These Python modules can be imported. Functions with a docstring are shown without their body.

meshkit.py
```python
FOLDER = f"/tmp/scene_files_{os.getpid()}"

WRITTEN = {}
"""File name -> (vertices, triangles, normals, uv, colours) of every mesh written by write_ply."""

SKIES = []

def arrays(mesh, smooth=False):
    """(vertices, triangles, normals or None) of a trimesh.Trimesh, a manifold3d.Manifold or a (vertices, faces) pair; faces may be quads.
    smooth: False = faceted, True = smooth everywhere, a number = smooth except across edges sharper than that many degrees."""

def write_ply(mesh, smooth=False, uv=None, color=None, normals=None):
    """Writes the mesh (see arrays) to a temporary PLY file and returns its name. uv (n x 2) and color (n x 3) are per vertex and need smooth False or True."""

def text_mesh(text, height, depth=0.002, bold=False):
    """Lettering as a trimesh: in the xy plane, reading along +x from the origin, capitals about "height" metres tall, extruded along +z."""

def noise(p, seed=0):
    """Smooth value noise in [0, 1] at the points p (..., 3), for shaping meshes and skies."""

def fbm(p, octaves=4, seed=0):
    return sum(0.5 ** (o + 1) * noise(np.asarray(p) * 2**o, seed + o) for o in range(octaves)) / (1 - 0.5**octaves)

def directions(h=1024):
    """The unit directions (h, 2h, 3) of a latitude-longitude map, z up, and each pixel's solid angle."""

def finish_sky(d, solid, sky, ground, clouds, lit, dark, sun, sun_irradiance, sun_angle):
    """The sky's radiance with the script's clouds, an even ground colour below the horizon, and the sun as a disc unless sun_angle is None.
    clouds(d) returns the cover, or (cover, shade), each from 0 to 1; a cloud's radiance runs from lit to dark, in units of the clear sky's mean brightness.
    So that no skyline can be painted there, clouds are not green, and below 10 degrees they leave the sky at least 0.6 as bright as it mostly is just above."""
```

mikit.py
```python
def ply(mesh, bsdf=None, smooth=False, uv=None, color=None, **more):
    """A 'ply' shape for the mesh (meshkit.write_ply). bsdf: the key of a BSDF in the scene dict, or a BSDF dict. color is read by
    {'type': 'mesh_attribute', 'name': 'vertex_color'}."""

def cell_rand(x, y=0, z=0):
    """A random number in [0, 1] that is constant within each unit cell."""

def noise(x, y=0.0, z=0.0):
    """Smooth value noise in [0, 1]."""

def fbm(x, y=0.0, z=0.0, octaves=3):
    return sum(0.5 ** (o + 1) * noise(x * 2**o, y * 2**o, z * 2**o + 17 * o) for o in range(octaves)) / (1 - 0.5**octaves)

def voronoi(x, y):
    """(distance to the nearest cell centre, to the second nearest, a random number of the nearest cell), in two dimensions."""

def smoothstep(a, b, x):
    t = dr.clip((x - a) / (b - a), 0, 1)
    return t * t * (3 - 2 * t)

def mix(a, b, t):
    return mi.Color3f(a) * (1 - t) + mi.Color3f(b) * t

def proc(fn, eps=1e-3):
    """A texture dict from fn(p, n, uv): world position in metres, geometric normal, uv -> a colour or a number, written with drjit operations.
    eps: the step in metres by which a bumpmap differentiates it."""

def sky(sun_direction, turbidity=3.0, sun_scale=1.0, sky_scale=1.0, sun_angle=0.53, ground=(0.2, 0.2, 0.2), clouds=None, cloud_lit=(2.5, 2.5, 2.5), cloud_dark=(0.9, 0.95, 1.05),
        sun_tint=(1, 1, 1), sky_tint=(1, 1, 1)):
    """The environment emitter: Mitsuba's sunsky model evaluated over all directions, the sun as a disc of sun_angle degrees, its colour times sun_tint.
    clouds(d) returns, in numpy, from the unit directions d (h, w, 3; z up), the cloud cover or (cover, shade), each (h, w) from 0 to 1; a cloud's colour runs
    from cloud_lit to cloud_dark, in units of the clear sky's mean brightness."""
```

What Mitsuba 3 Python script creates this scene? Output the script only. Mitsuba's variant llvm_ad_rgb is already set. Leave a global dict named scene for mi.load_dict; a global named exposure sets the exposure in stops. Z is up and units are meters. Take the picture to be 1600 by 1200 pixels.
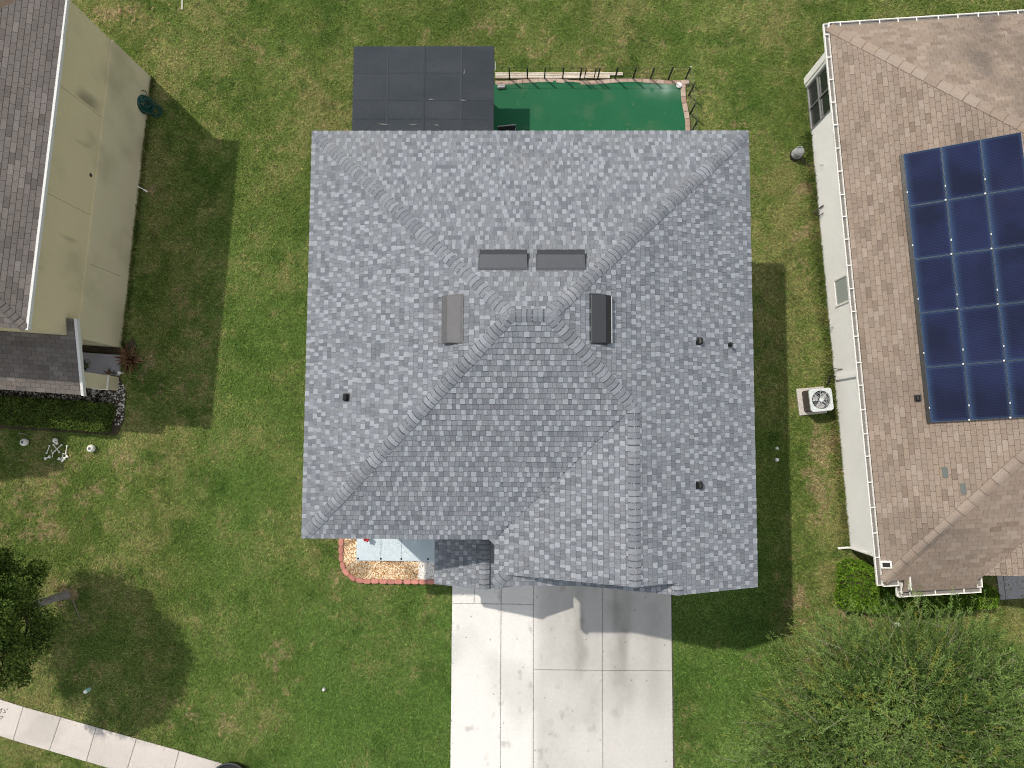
import math
import numpy as np
import trimesh
import drjit as dr
import mitsuba as mi
import mikit
import meshkit
import shapely
from shapely.geometry import Polygon, box as sbox
from shapely.ops import unary_union
from mikit import proc, noise, fbm, voronoi, cell_rand, smoothstep, mix

scene, labels = {}, {}
T = mi.ScalarTransform4f
# ---------------------------------------------------------------- camera, sky, exposure
CAM_H = 24.0
PITCH, ROLL, YAW, FOCAL = 0.0729, 0.0128, 0.0037, 1110.0


def cam_axes():
    ca, sa, cb, sb, cc, sc = (f(a) for a in (PITCH, ROLL, YAW) for f in (math.cos, math.sin))
    rx = np.array([[1, 0, 0], [0, ca, -sa], [0, sa, ca]])
    ry = np.array([[cb, 0, sb], [0, 1, 0], [-sb, 0, cb]])
    rz = np.array([[cc, -sc, 0], [sc, cc, 0], [0, 0, 1]])
    return rz @ rx @ ry


_A = cam_axes()
_O = np.array([0, 0, CAM_H])
scene["camera"] = {"type": "perspective", "fov": 2 * math.degrees(math.atan(800 / FOCAL)), "fov_axis": "x", "near_clip": 0.1, "far_clip": 600.0,
                   "to_world": T().look_at(origin=_O.tolist(), target=(_O - _A[:, 2]).tolist(), up=_A[:, 1].tolist())}
SUN = (-0.5577, 0.5117, 1.0)


def broken_clouds(d):
    q = d / (0.25 + np.abs(d[..., 2:3]))
    n = meshkit.fbm(q * 1.6 + 3.0, 4, 5)
    cover = np.clip((n - 0.31) / 0.2, 0, 1)
    return cover * 0.95, np.clip((n - 0.5) / 0.3, 0, 1) * 0.6


scene["sky"] = mikit.sky(SUN, turbidity=3, sun_angle=0.9, ground=(0.12, 0.13, 0.08), clouds=broken_clouds, cloud_lit=(4.0, 4.0, 4.0), cloud_dark=(2.0, 2.05, 2.1),
                         sun_tint=(0.92, 1.0, 1.12), sky_tint=(1.08, 1.0, 0.9))
exposure = 1.45

rng = np.random.default_rng(7)
TAU = 2 * math.pi


# ---------------------------------------------------------------- helpers
class MB:
    """Collects faces with one uv pair (tone, hue) per vertex."""

    def __init__(self):
        self.v, self.f, self.t, self.n = [], [], [], 0

    def add(self, v, f, tone=(0.5, 0.5)):
        v, f = np.asarray(v, float), np.asarray(f, int)
        if f.shape[1] == 4:
            f = np.vstack([f[:, [0, 1, 2]], f[:, [0, 2, 3]]])
        self.v.append(v)
        self.f.append(f + self.n)
        self.t.append(np.tile(np.asarray(tone, float), (len(v), 1)) if np.ndim(tone) == 1 else np.asarray(tone, float))
        self.n += len(v)
        return self

    def mesh(self, m, tone=(0.5, 0.5)):
        return self.add(m.vertices, m.faces, tone)

    def box(self, x0, x1, y0, y1, z0, z1, fr=None, tone=(0.5, 0.5)):
        v = np.array([[x, y, z] for x in (x0, x1) for y in (y0, y1) for z in (z0, z1)], float)
        if fr is not None:
            v = fr(v)
        return self.add(v, BOXF, tone)

    def cham(self, x0, x1, y0, y1, z0, z1, c=0.01, fr=None, tone=(0.5, 0.5)):
        """A box whose top edges are chamfered."""
        lo = [[x0, y0, z0], [x1, y0, z0], [x1, y1, z0], [x0, y1, z0]]
        mid = [[x0, y0, z1 - c], [x1, y0, z1 - c], [x1, y1, z1 - c], [x0, y1, z1 - c]]
        top = [[x0 + c, y0 + c, z1], [x1 - c, y0 + c, z1], [x1 - c, y1 - c, z1], [x0 + c, y1 - c, z1]]
        v = np.array(lo + mid + top, float)
        if fr is not None:
            v = fr(v)
        f = [[3, 2, 1, 0], [8, 9, 10, 11]]
        for k in (0, 4):
            for i in range(4):
                j = (i + 1) % 4
                f.append([k + i, k + j, k + 4 + j, k + 4 + i])
        return self.add(v, f, tone)

    def poly(self, pts, z0, z1, c=0.0, tone=(0.5, 0.5)):
        """Extruded convex polygon (list of xy), optional chamfer at the top."""
        p = np.array(pts, float)
        if np.sum(p[:, 0] * np.roll(p[:, 1], -1) - np.roll(p[:, 0], -1) * p[:, 1]) < 0:
            p = p[::-1]
        k = len(p)
        if c > 0:
            q = np.array(Polygon(p).buffer(-c, join_style=2).exterior.coords)[:-1]
            if Polygon(q).exterior.is_ccw is False:
                q = q[::-1]
            if len(q) == k:
                q = np.roll(q, -int(np.argmin(((q - p[0]) ** 2).sum(1))), axis=0)
            else:
                q = p.mean(0) + (p - p.mean(0)) * (1 - c / max(1e-3, np.abs(p - p.mean(0)).max()))
        else:
            q = p
        rings = [np.c_[p, np.full(k, z0)], np.c_[p, np.full(k, z1 - c)]] + ([np.c_[q, np.full(k, z1)]] if c > 0 else [])
        v = np.vstack(rings)
        f = []
        for r in range(len(rings) - 1):
            for i in range(k):
                j = (i + 1) % k
                f += [[r * k + i, r * k + j, r * k + k + j], [r * k + i, r * k + k + j, r * k + k + i]]
        o = (len(rings) - 1) * k
        f += [[o, o + i, o + i + 1] for i in range(1, k - 1)]
        return self.add(v, f, tone)

    def tube(self, pts, r, sides=6, tone=(0.5, 0.5)):
        p = np.asarray(pts, float)
        r = np.broadcast_to(r, (len(p),))
        t = np.gradient(p, axis=0)
        t /= np.linalg.norm(t, axis=1, keepdims=True) + 1e-12
        ref = np.array([0.31, 0.17, 0.93]) if abs(t[0] @ [0.31, 0.17, 0.93]) < 0.9 else np.array([1.0, 0.1, 0])
        a = np.cross(t, ref)
        a /= np.linalg.norm(a, axis=1, keepdims=True)
        b = np.cross(t, a)
        g = np.arange(sides) * TAU / sides
        v = p[:, None] + r[:, None, None] * (np.cos(g)[None, :, None] * a[:, None] + np.sin(g)[None, :, None] * b[:, None])
        v = np.vstack([v.reshape(-1, 3), p[:1], p[-1:]])
        f = []
        for i in range(len(p) - 1):
            for j in range(sides):
                k = (j + 1) % sides
                f += [[i * sides + j, i * sides + k, i * sides + sides + k], [i * sides + j, i * sides + sides + k, i * sides + sides + j]]
        e, o = len(p) * sides, (len(p) - 1) * sides
        f += [[e, (j + 1) % sides, j] for j in range(sides)] + [[e + 1, o + j, o + (j + 1) % sides] for j in range(sides)]
        return self.add(v, f, tone)

    def lathe(self, prof, c=(0, 0, 0), sides=20, tone=(0.5, 0.5), sx=1.0, sy=1.0):
        """prof: list of (r, z) from bottom to top."""
        g = np.arange(sides) * TAU / sides
        v = np.array([[r * math.cos(a) * sx + c[0], r * math.sin(a) * sy + c[1], z + c[2]] for r, z in prof for a in g])
        f = []
        for i in range(len(prof) - 1):
            for j in range(sides):
                k = (j + 1) % sides
                f += [[i * sides + j, i * sides + k, i * sides + sides + k], [i * sides + j, i * sides + sides + k, i * sides + sides + j]]
        return self.add(v, f, tone)

    def get(self):
        return (np.vstack(self.v), np.vstack(self.f)), np.vstack(self.t)


BOXF = [[0, 1, 3], [0, 3, 2], [4, 6, 7], [4, 7, 5], [0, 4, 5], [0, 5, 1], [2, 3, 7], [2, 7, 6], [0, 2, 6], [0, 6, 4], [1, 5, 7], [1, 7, 3]]
_count = {}


def numbered(name):
    n = _count.get(name, -1) + 1
    _count[name] = n
    return name if n == 0 else f"{name}_{n:03d}"


def tag(key, label=None, cat=None, group=None, kind=None):
    d = labels.setdefault(key, {})
    for k, v in (("label", label), ("category", cat), ("group", group), ("kind", kind)):
        if v:
            d[k] = v
    return key


def put(name, mb, mat, parent=None, label=None, cat=None, group=None, kind=None, smooth=False):
    """One entry of the scene. parent: the key it belongs to."""
    key = numbered(f"{parent}__{name}" if parent else name)
    if isinstance(mb, MB):
        mesh, uv = mb.get()
        scene[key] = mikit.ply(mesh, mat, smooth=smooth, uv=None if smooth not in (False, True) else uv)
    else:
        scene[key] = mikit.ply(mb, mat, smooth=smooth)
    if label or cat or group or kind:
        tag(key, label, cat, group, kind)
    return key


def thing(name, label, cat, group=None):
    return tag(numbered(name), label, cat, group)


def frame(theta, ox=0.0, oy=0.0, oz=0.0):
    c, s = math.cos(theta), math.sin(theta)

    def fr(v):
        v = np.asarray(v, float)
        return np.stack([v[..., 0] * c - v[..., 1] * s + ox, v[..., 0] * s + v[..., 1] * c + oy, v[..., 2] + oz], -1)
    return fr


def ico(r, c=(0, 0, 0), sub=2, s=(1, 1, 1)):
    m = trimesh.creation.icosphere(subdivisions=sub, radius=r)
    m.vertices = m.vertices * np.array(s) + np.array(c)
    return m


# ---------------------------------------------------------------- materials
def mat(name, tex, two=True, **kw):
    d = {"type": "diffuse", "reflectance": tex}
    if kw:
        d = {"type": "principled", "base_color": tex, **kw}
    scene[name] = {"type": "twosided", "bsdf": d} if two else d
    return name


def rgb(*c):
    return {"type": "rgb", "value": list(c)}


DIRT = [(10.0, -0.3, 0.55, 0.9, 0.9), (9.8, -1.6, 0.6, 0.9, 0.9), (10.0, -2.3, 0.4, 0.6, 0.7), (9.7, 5.8, 0.35, 0.5, 0.6), (9.6, 7.0, 0.5, 0.35, 0.8), (9.7, 8.55, 0.4, 0.3, 0.9),
        (-6.35, 8.9, 0.5, 0.5, 0.75), (-6.1, 10.5, 0.35, 0.35, 0.5), (-14.4, 14.85, 1.4, 0.35, 0.6), (-9.3, 13.6, 0.9, 1.1, 0.35), (9.2, -5.4, 0.9, 1.2, 0.6), (11.0, -5.9, 1.2, 0.6, 0.4),
        (-14.5, -8.2, 1.2, 0.8, 0.3), (-8.0, -7.6, 0.9, 1.2, 0.35), (-10.3, -9.4, 1.6, 0.7, 0.45), (-15.6, -1.9, 2.6, 1.3, 0.45), (-16.2, -3.4, 1.2, 0.6, 0.5), (-13.5, -1.0, 1.0, 0.5, 0.4),
        (-6.15, -3.9, 0.3, 1.0, 0.7), (7.6, -7.1, 1.0, 0.4, 0.3), (8.9, -8.2, 0.6, 1.3, 0.5), (6.8, 12.2, 1.0, 0.9, 0.35), (7.6, 10.6, 0.7, 0.5, 0.4), (2.5, 13.7, 3.5, 0.9, 0.3),
        (-11.5, 4.0, 0.9, 1.6, 0.3), (-11.9, 1.6, 1.0, 0.7, 0.4), (-7.1, 12.0, 0.6, 0.8, 0.3), (-1.5, 14.3, 2.4, 0.5, 0.35), (-7.3, -0.5, 0.5, 1.5, 0.25), (-15.1, -5.3, 0.5, 0.4, 0.9), (-12.85, 8.5, 0.3, 0.28, 1.0), (-12.9, 2.4, 0.5, 0.7, 0.6)]


def lawn(x, y):
    """Colour of the turf at a place, in linear light: green, yellowed and worn parts."""
    b = fbm(x * 0.55 + 3, y * 0.55 + 11, 0.0, 4)
    c = fbm(x * 2.6, y * 2.6 + 5, 0.0, 3)
    e = noise(x * 11.0, y * 11.0)
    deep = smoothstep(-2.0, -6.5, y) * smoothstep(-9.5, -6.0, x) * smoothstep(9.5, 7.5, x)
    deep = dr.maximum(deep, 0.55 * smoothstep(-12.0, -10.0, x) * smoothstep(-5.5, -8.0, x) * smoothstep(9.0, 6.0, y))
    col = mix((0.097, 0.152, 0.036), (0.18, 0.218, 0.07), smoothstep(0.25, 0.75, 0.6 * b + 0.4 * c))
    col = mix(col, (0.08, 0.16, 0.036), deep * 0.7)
    col = mix(col, (0.052, 0.105, 0.022), smoothstep(0.58, 0.78, fbm(x * 1.3 + 31, y * 1.3, 0.0, 3)) * 0.55)
    t = smoothstep(0.5, 0.74, 0.42 * b + 0.33 * c + 0.25 * e + 0.06 - 0.09 * deep)
    w = mi.Float(0)
    for px, py, sx, sy, s in DIRT:
        w = dr.maximum(w, s * dr.exp(-dr.square((x - px) / sx) - dr.square((y - py) / sy)))
    w = smoothstep(0.3, 0.8, w * 0.95 + (c - 0.5) * 0.9 + (e - 0.5) * 0.5)
    col = mix(col, (0.28, 0.24, 0.115), dr.clip(t * 0.38, 0, 1))
    return mix(col, (0.33, 0.25, 0.155), w * 0.54) * (0.9 + 0.22 * noise(x * 0.75 + 0.3 * noise(y * 0.3), y * 0.06 + 4.0))


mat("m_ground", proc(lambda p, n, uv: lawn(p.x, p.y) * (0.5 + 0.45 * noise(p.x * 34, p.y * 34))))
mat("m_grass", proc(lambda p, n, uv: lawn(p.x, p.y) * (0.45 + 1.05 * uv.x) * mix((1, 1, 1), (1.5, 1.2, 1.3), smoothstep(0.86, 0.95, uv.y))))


def shingle_tex(dark, mid, light, stain, amount, sc=1.0):
    def fn(p, n, uv):
        g = noise(p.x * 90, p.y * 90, p.z * 90)
        g2 = noise(p.x * 260, p.y * 260, p.z * 260)
        c = mix(mix(dark, mid, smoothstep(0.0, 0.5, uv.x)), light, smoothstep(0.5, 1.0, uv.x))
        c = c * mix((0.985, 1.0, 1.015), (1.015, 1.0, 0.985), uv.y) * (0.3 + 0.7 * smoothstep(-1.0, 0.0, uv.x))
        s = smoothstep(0.45, 0.75, fbm(p.x * 0.7 * sc + 9, p.y * 0.7 * sc, 0.0, 4))
        return mix(c, stain, s * amount * (0.55 + 1.1 * smoothstep(0.15, 0.3, n.y))) * (0.72 + 0.32 * g + 0.24 * g2)
    return proc(fn)


mat("m_shingle", shingle_tex((0.142, 0.157, 0.185), (0.194, 0.213, 0.247), (0.285, 0.313, 0.361), (0.2, 0.212, 0.23), 0.2))
mat("m_shingle_tan", shingle_tex((0.19, 0.153, 0.128), (0.262, 0.213, 0.18), (0.315, 0.263, 0.228), (0.11, 0.1, 0.092), 0.42))
mat("m_shingle_brown", shingle_tex((0.1, 0.092, 0.09), (0.138, 0.127, 0.123), (0.18, 0.166, 0.162), (0.1, 0.094, 0.092), 0.35))
mat("m_deck", rgb(0.06, 0.065, 0.075))
mat("m_deck_tan", rgb(0.10, 0.08, 0.065))
mat("m_trim", rgb(0.6, 0.61, 0.62))
mat("m_white", proc(lambda p, n, uv: mix((0.78, 0.78, 0.77), (0.6, 0.6, 0.57), smoothstep(0.55, 0.8, fbm(p.x * 2, p.y * 2, p.z * 2)))), roughness=0.5, specular=0.3)
mat("m_wall_grey", rgb(0.5, 0.5, 0.48))


def stucco(base, dark):
    return proc(lambda p, n, uv: mix(base, dark, smoothstep(0.5, 0.85, fbm(p.x * 0.9, p.y * 0.9, p.z * 0.35, 4)) * 0.7) * (0.93 + 0.12 * noise(p.x * 45, p.y * 45, p.z * 45)))


def beige_tex(p, n, uv):
    b = p.x * 0.0659 + p.y * 0.9978
    c = mix(mix((0.635, 0.575, 0.415), (0.66, 0.585, 0.39), smoothstep(2.3, 2.5, p.z)), (0.5, 0.45, 0.31), smoothstep(0.45, 0.8, fbm(p.x * 0.8, p.y * 0.8, p.z * 0.5, 4)))
    runs = smoothstep(0.5, 0.7, noise(b * 2.9, 3.0 + p.z * 0.25)) * smoothstep(0.45, 0.7, noise(b * 1.1, p.z * 0.9, 7.0)) * smoothstep(2.4, 3.2, p.z)
    return mix(c, (0.2, 0.18, 0.12), runs * 0.75) * (0.94 + 0.1 * noise(p.x * 45, p.y * 45, p.z * 45))


mat("m_beige", proc(beige_tex))
mat("m_beige_joint", rgb(0.36, 0.31, 0.2))
mat("m_wall_white", stucco((0.89, 0.905, 0.93), (0.84, 0.85, 0.87)))


def concrete_tex(p, n, uv):
    big = fbm(p.x * 0.45 + 3, p.y * 0.3, 0.0, 4)
    c = mix((0.53, 0.53, 0.527), (0.43, 0.43, 0.427), smoothstep(0.35, 0.7, big))
    c = mix(c, (0.67, 0.675, 0.675), smoothstep(0.75, 0.2, p.x) * (0.45 + 0.55 * smoothstep(0.3, 0.6, fbm(p.x * 0.6 + 8, p.y * 0.6, 0.0, 3))))
    wx = p.x + 0.25 * (fbm(p.x * 0.8, p.y * 1.2, 3.0, 3) - 0.5)
    tyre = dr.exp(-dr.square((wx - 2.1) / 0.34)) + dr.exp(-dr.square((wx - 3.35) / 0.38)) + 0.5 * dr.exp(-dr.square((wx - 1.2) / 0.3)) + 0.4 * dr.exp(-dr.square((wx - 4.4) / 0.3))
    s = smoothstep(0.36, 0.72, fbm(p.x * 1.6, p.y * 0.7 + 20, 0.0, 5)) * tyre * smoothstep(-11.0, -5.2, p.y)
    c = mix(c, (0.25, 0.243, 0.235), dr.clip(s * 1.05, 0, 0.85))
    spots = smoothstep(0.66, 0.9, fbm(p.x * 2.9 + 40, p.y * 2.2, 0.0, 5))
    c = mix(c, (0.3, 0.29, 0.275), spots * 0.6)
    f_, _, rn = voronoi(p.x * 2.2, p.y * 2.2)
    c = mix(c, (0.13, 0.125, 0.12), smoothstep(0.075, 0.03, f_) * smoothstep(0.8, 0.86, rn) * 0.7)
    return c * (0.93 + 0.1 * noise(p.x * 60, p.y * 60) + 0.05 * noise(p.x * 14, p.y * 14)) * (0.97 + 0.05 * uv.x)


mat("m_concrete", proc(concrete_tex))
mat("m_joint", rgb(0.1, 0.09, 0.08))


def walk_tex(p, n, uv):
    c = mix((0.56, 0.53, 0.51), (0.48, 0.455, 0.44), fbm(p.x * 1.2, p.y * 1.2, 0.0, 4))
    s = smoothstep(0.55, 0.78, fbm(p.x * 0.9 + 5, p.y * 1.6, 0.0, 4))
    return mix(c, (0.26, 0.25, 0.24), s * 0.22) * (0.92 + 0.12 * noise(p.x * 55, p.y * 55)) * (0.95 + 0.1 * uv.x)


mat("m_walk", proc(walk_tex))
mat("m_porch_blue", proc(lambda p, n, uv: mix((0.54, 0.63, 0.7), (0.47, 0.56, 0.63), fbm(p.x * 2.5, p.y * 2.5)) * (0.96 + 0.07 * noise(p.x * 60, p.y * 60))))
mat("m_porch_grey", proc(lambda p, n, uv: mix((0.4, 0.4, 0.43), (0.3, 0.3, 0.33), fbm(p.x * 2.5, p.y * 2.5, 0.0, 4))))


def membrane(p, n, uv):
    c = mix((0.036, 0.044, 0.055), (0.058, 0.067, 0.08), fbm(p.x * 0.8, p.y * 2.4, 0.0, 4))
    return c * (0.85 + 0.3 * noise(p.x * 70, p.y * 70)) * (0.92 + 0.16 * uv.x)


mat("m_membrane", proc(membrane))
mat("m_seam", rgb(0.056, 0.065, 0.079))
mat("m_scuff", rgb(0.15, 0.155, 0.16))


def tarp(p, n, uv):
    c = mix((0.007, 0.09, 0.04), (0.013, 0.11, 0.051), fbm(p.x * 0.9, p.y * 0.9, 0.0, 4))
    c = mix(c, (0.045, 0.115, 0.06), smoothstep(0.5, 0.8, fbm(p.x * 1.7 + 4, p.y * 1.7, 0.0, 4)) * 0.55)
    pale = dr.exp(-dr.square((p.x - 4.9) / 0.6) - dr.square((p.y - 12.05) / 0.25)) * fbm(p.x * 4, p.y * 4)
    c = mix(c, (0.3, 0.4, 0.36), pale * 0.8)
    specks = smoothstep(0.93, 0.97, noise(p.x * 13, p.y * 13))
    return mix(c, (0.2, 0.2, 0.1), specks * 0.35)


mat("m_tarp", proc(tarp), roughness=0.6, specular=0.15)
mat("m_paver", proc(lambda p, n, uv: mix((0.42, 0.34, 0.29), (0.3, 0.2, 0.16), smoothstep(0.3, 0.8, fbm(p.x * 3, p.y * 3, 0.0, 4) * 0.6 + uv.x * 0.4))))
mat("m_plank", proc(lambda p, n, uv: mix((0.62, 0.58, 0.52), (0.4, 0.33, 0.24), smoothstep(0.35, 0.8, fbm(p.x * 1.5 + uv.x * 9, p.y * 40, 0.0, 3))) * (0.85 + 0.25 * uv.x)))
mat("m_black", rgb(0.012, 0.013, 0.014), roughness=0.4, specular=0.4)
mat("m_dark_metal", rgb(0.035, 0.04, 0.045), roughness=0.45, metallic=0.3)
mat("m_gutter_floor", rgb(0.2, 0.19, 0.18))
mat("m_bronze", rgb(0.055, 0.045, 0.042), roughness=0.6)
mat("m_grey_metal", rgb(0.3, 0.31, 0.33), roughness=0.45, metallic=0.4)
mat("m_vent_light", proc(lambda p, n, uv: mix((0.13, 0.133, 0.145), (0.105, 0.108, 0.12), fbm(p.x * 5, p.y * 5))), roughness=0.6, specular=0.3)
mat("m_vent_band", rgb(0.07, 0.075, 0.085), roughness=0.6)
mat("m_vent_mid", rgb(0.06, 0.068, 0.085), roughness=0.5, specular=0.4)
mat("m_vent_dark", rgb(0.03, 0.035, 0.043), roughness=0.45, specular=0.4)
mat("m_glass", rgb(0.02, 0.025, 0.03), roughness=0.08, specular=0.6)
mat("m_pane", rgb(0.32, 0.36, 0.37), roughness=0.1, specular=0.6)
mat("m_brick", proc(lambda p, n, uv: mix((0.5, 0.235, 0.2), (0.42, 0.185, 0.155), fbm(p.x * 5, p.y * 5, 0.0, 3)) * (0.8 + 0.35 * uv.x)))
mat("m_pebble", proc(lambda p, n, uv: mix(mix((0.26, 0.12, 0.05), (0.52, 0.33, 0.16), smoothstep(0, 0.35, uv.x)), (0.82, 0.76, 0.63), smoothstep(0.35, 0.9, uv.x)) * (0.62 + 0.5 * smoothstep(0.3, 0.6, fbm(p.x * 2.7, p.y * 2.7, 0.0, 3)))))
mat("m_pebble_white", proc(lambda p, n, uv: mix((0.25, 0.25, 0.24), (0.85, 0.84, 0.83), smoothstep(0.05, 0.6, uv.x))))
mat("m_pebble_grey", proc(lambda p, n, uv: mix((0.04, 0.037, 0.033), (0.62, 0.59, 0.55), smoothstep(0.3, 0.9, uv.x))))
mat("m_bed_tan", proc(lambda p, n, uv: mix((0.36, 0.21, 0.09), (0.5, 0.36, 0.2), fbm(p.x * 9, p.y * 9))))
mat("m_soil", proc(lambda p, n, uv: mix((0.035, 0.03, 0.022), (0.09, 0.07, 0.05), fbm(p.x * 7, p.y * 7))))
mat("m_oak_leaf", proc(lambda p, n, uv: mix((0.018, 0.042, 0.01), (0.14, 0.225, 0.058), uv.x) * mix((1, 1, 1), (1.25, 1.05, 0.8), uv.y)))
mat("m_fine_leaf", proc(lambda p, n, uv: mix(mix((0.028, 0.062, 0.014), (0.18, 0.275, 0.08), uv.x), (0.25, 0.25, 0.05), smoothstep(0.86, 1.0, uv.y) * 0.7)))
mat("m_hedge_leaf", proc(lambda p, n, uv: mix((0.025, 0.05, 0.011), (0.14, 0.2, 0.045), uv.x)))
mat("m_bush_leaf", proc(lambda p, n, uv: mix((0.03, 0.08, 0.009), (0.155, 0.275, 0.03), uv.x)))
mat("m_bark", proc(lambda p, n, uv: mix((0.16, 0.145, 0.14), (0.33, 0.31, 0.3), fbm(p.x * 14, p.y * 14, p.z * 4, 3))))
mat("m_twig", rgb(0.24, 0.22, 0.18))
mat("m_red_leaf", proc(lambda p, n, uv: mix((0.07, 0.03, 0.022), (0.24, 0.15, 0.08), uv.x)))
mat("m_hose", rgb(0.006, 0.06, 0.05), roughness=0.35, specular=0.5)
mat("m_bone", rgb(0.72, 0.73, 0.68), roughness=0.5, specular=0.3)
mat("m_iris", rgb(0.13, 0.14, 0.16))
mat("m_pot_red", rgb(0.42, 0.05, 0.06))
mat("m_slate", rgb(0.13, 0.15, 0.145))
mat("m_ac_white", rgb(0.55, 0.6, 0.63), roughness=0.4, specular=0.4)
mat("m_blade_grey", rgb(0.36, 0.36, 0.38), roughness=0.5, specular=0.3)
mat("m_teal_cap", rgb(0.35, 0.6, 0.52))
mat("m_chalk", rgb(0.12, 0.11, 0.1))
mat("m_dead_leaf", rgb(0.3, 0.22, 0.13))


def cell_tex(p, n, uv):
    ex = dr.minimum(uv.x, 1 - uv.x) * 1.0
    ey = dr.minimum(uv.y, 1 - uv.y) * 1.5
    edge = smoothstep(0.09, 0.0, dr.minimum(ex, ey)) * 0.55 + smoothstep(0.22, 0.0, uv.x) * 0.6
    line = smoothstep(0.35, 0.12, dr.abs(uv.y * 36 - dr.floor(uv.y * 36) - 0.5))
    c = mix(mix((0.008, 0.012, 0.04), (0.014, 0.022, 0.074), smoothstep(0.2, 0.8, fbm(p.x * 1.1, p.y * 1.1, 0.0, 3))), (0.022, 0.014, 0.026), smoothstep(0.55, 0.75, fbm(p.x * 0.9 + 9, p.y * 0.9, 0.0, 3)) * 0.15)
    c = mix(c, (0.045, 0.095, 0.2), dr.clip(edge, 0, 1) * 0.6)
    return c * (1 - 0.4 * line)


mat("m_solar", proc(cell_tex), roughness=0.1, specular=0.22)
mat("m_silver", rgb(0.42, 0.45, 0.47), roughness=0.35, metallic=0.6)
mat("m_panel_frame", rgb(0.08, 0.1, 0.12), roughness=0.45, metallic=0.4)


# ---------------------------------------------------------------- roofs
def unit(v):
    v = np.asarray(v, float)
    return v / np.linalg.norm(v)


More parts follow.
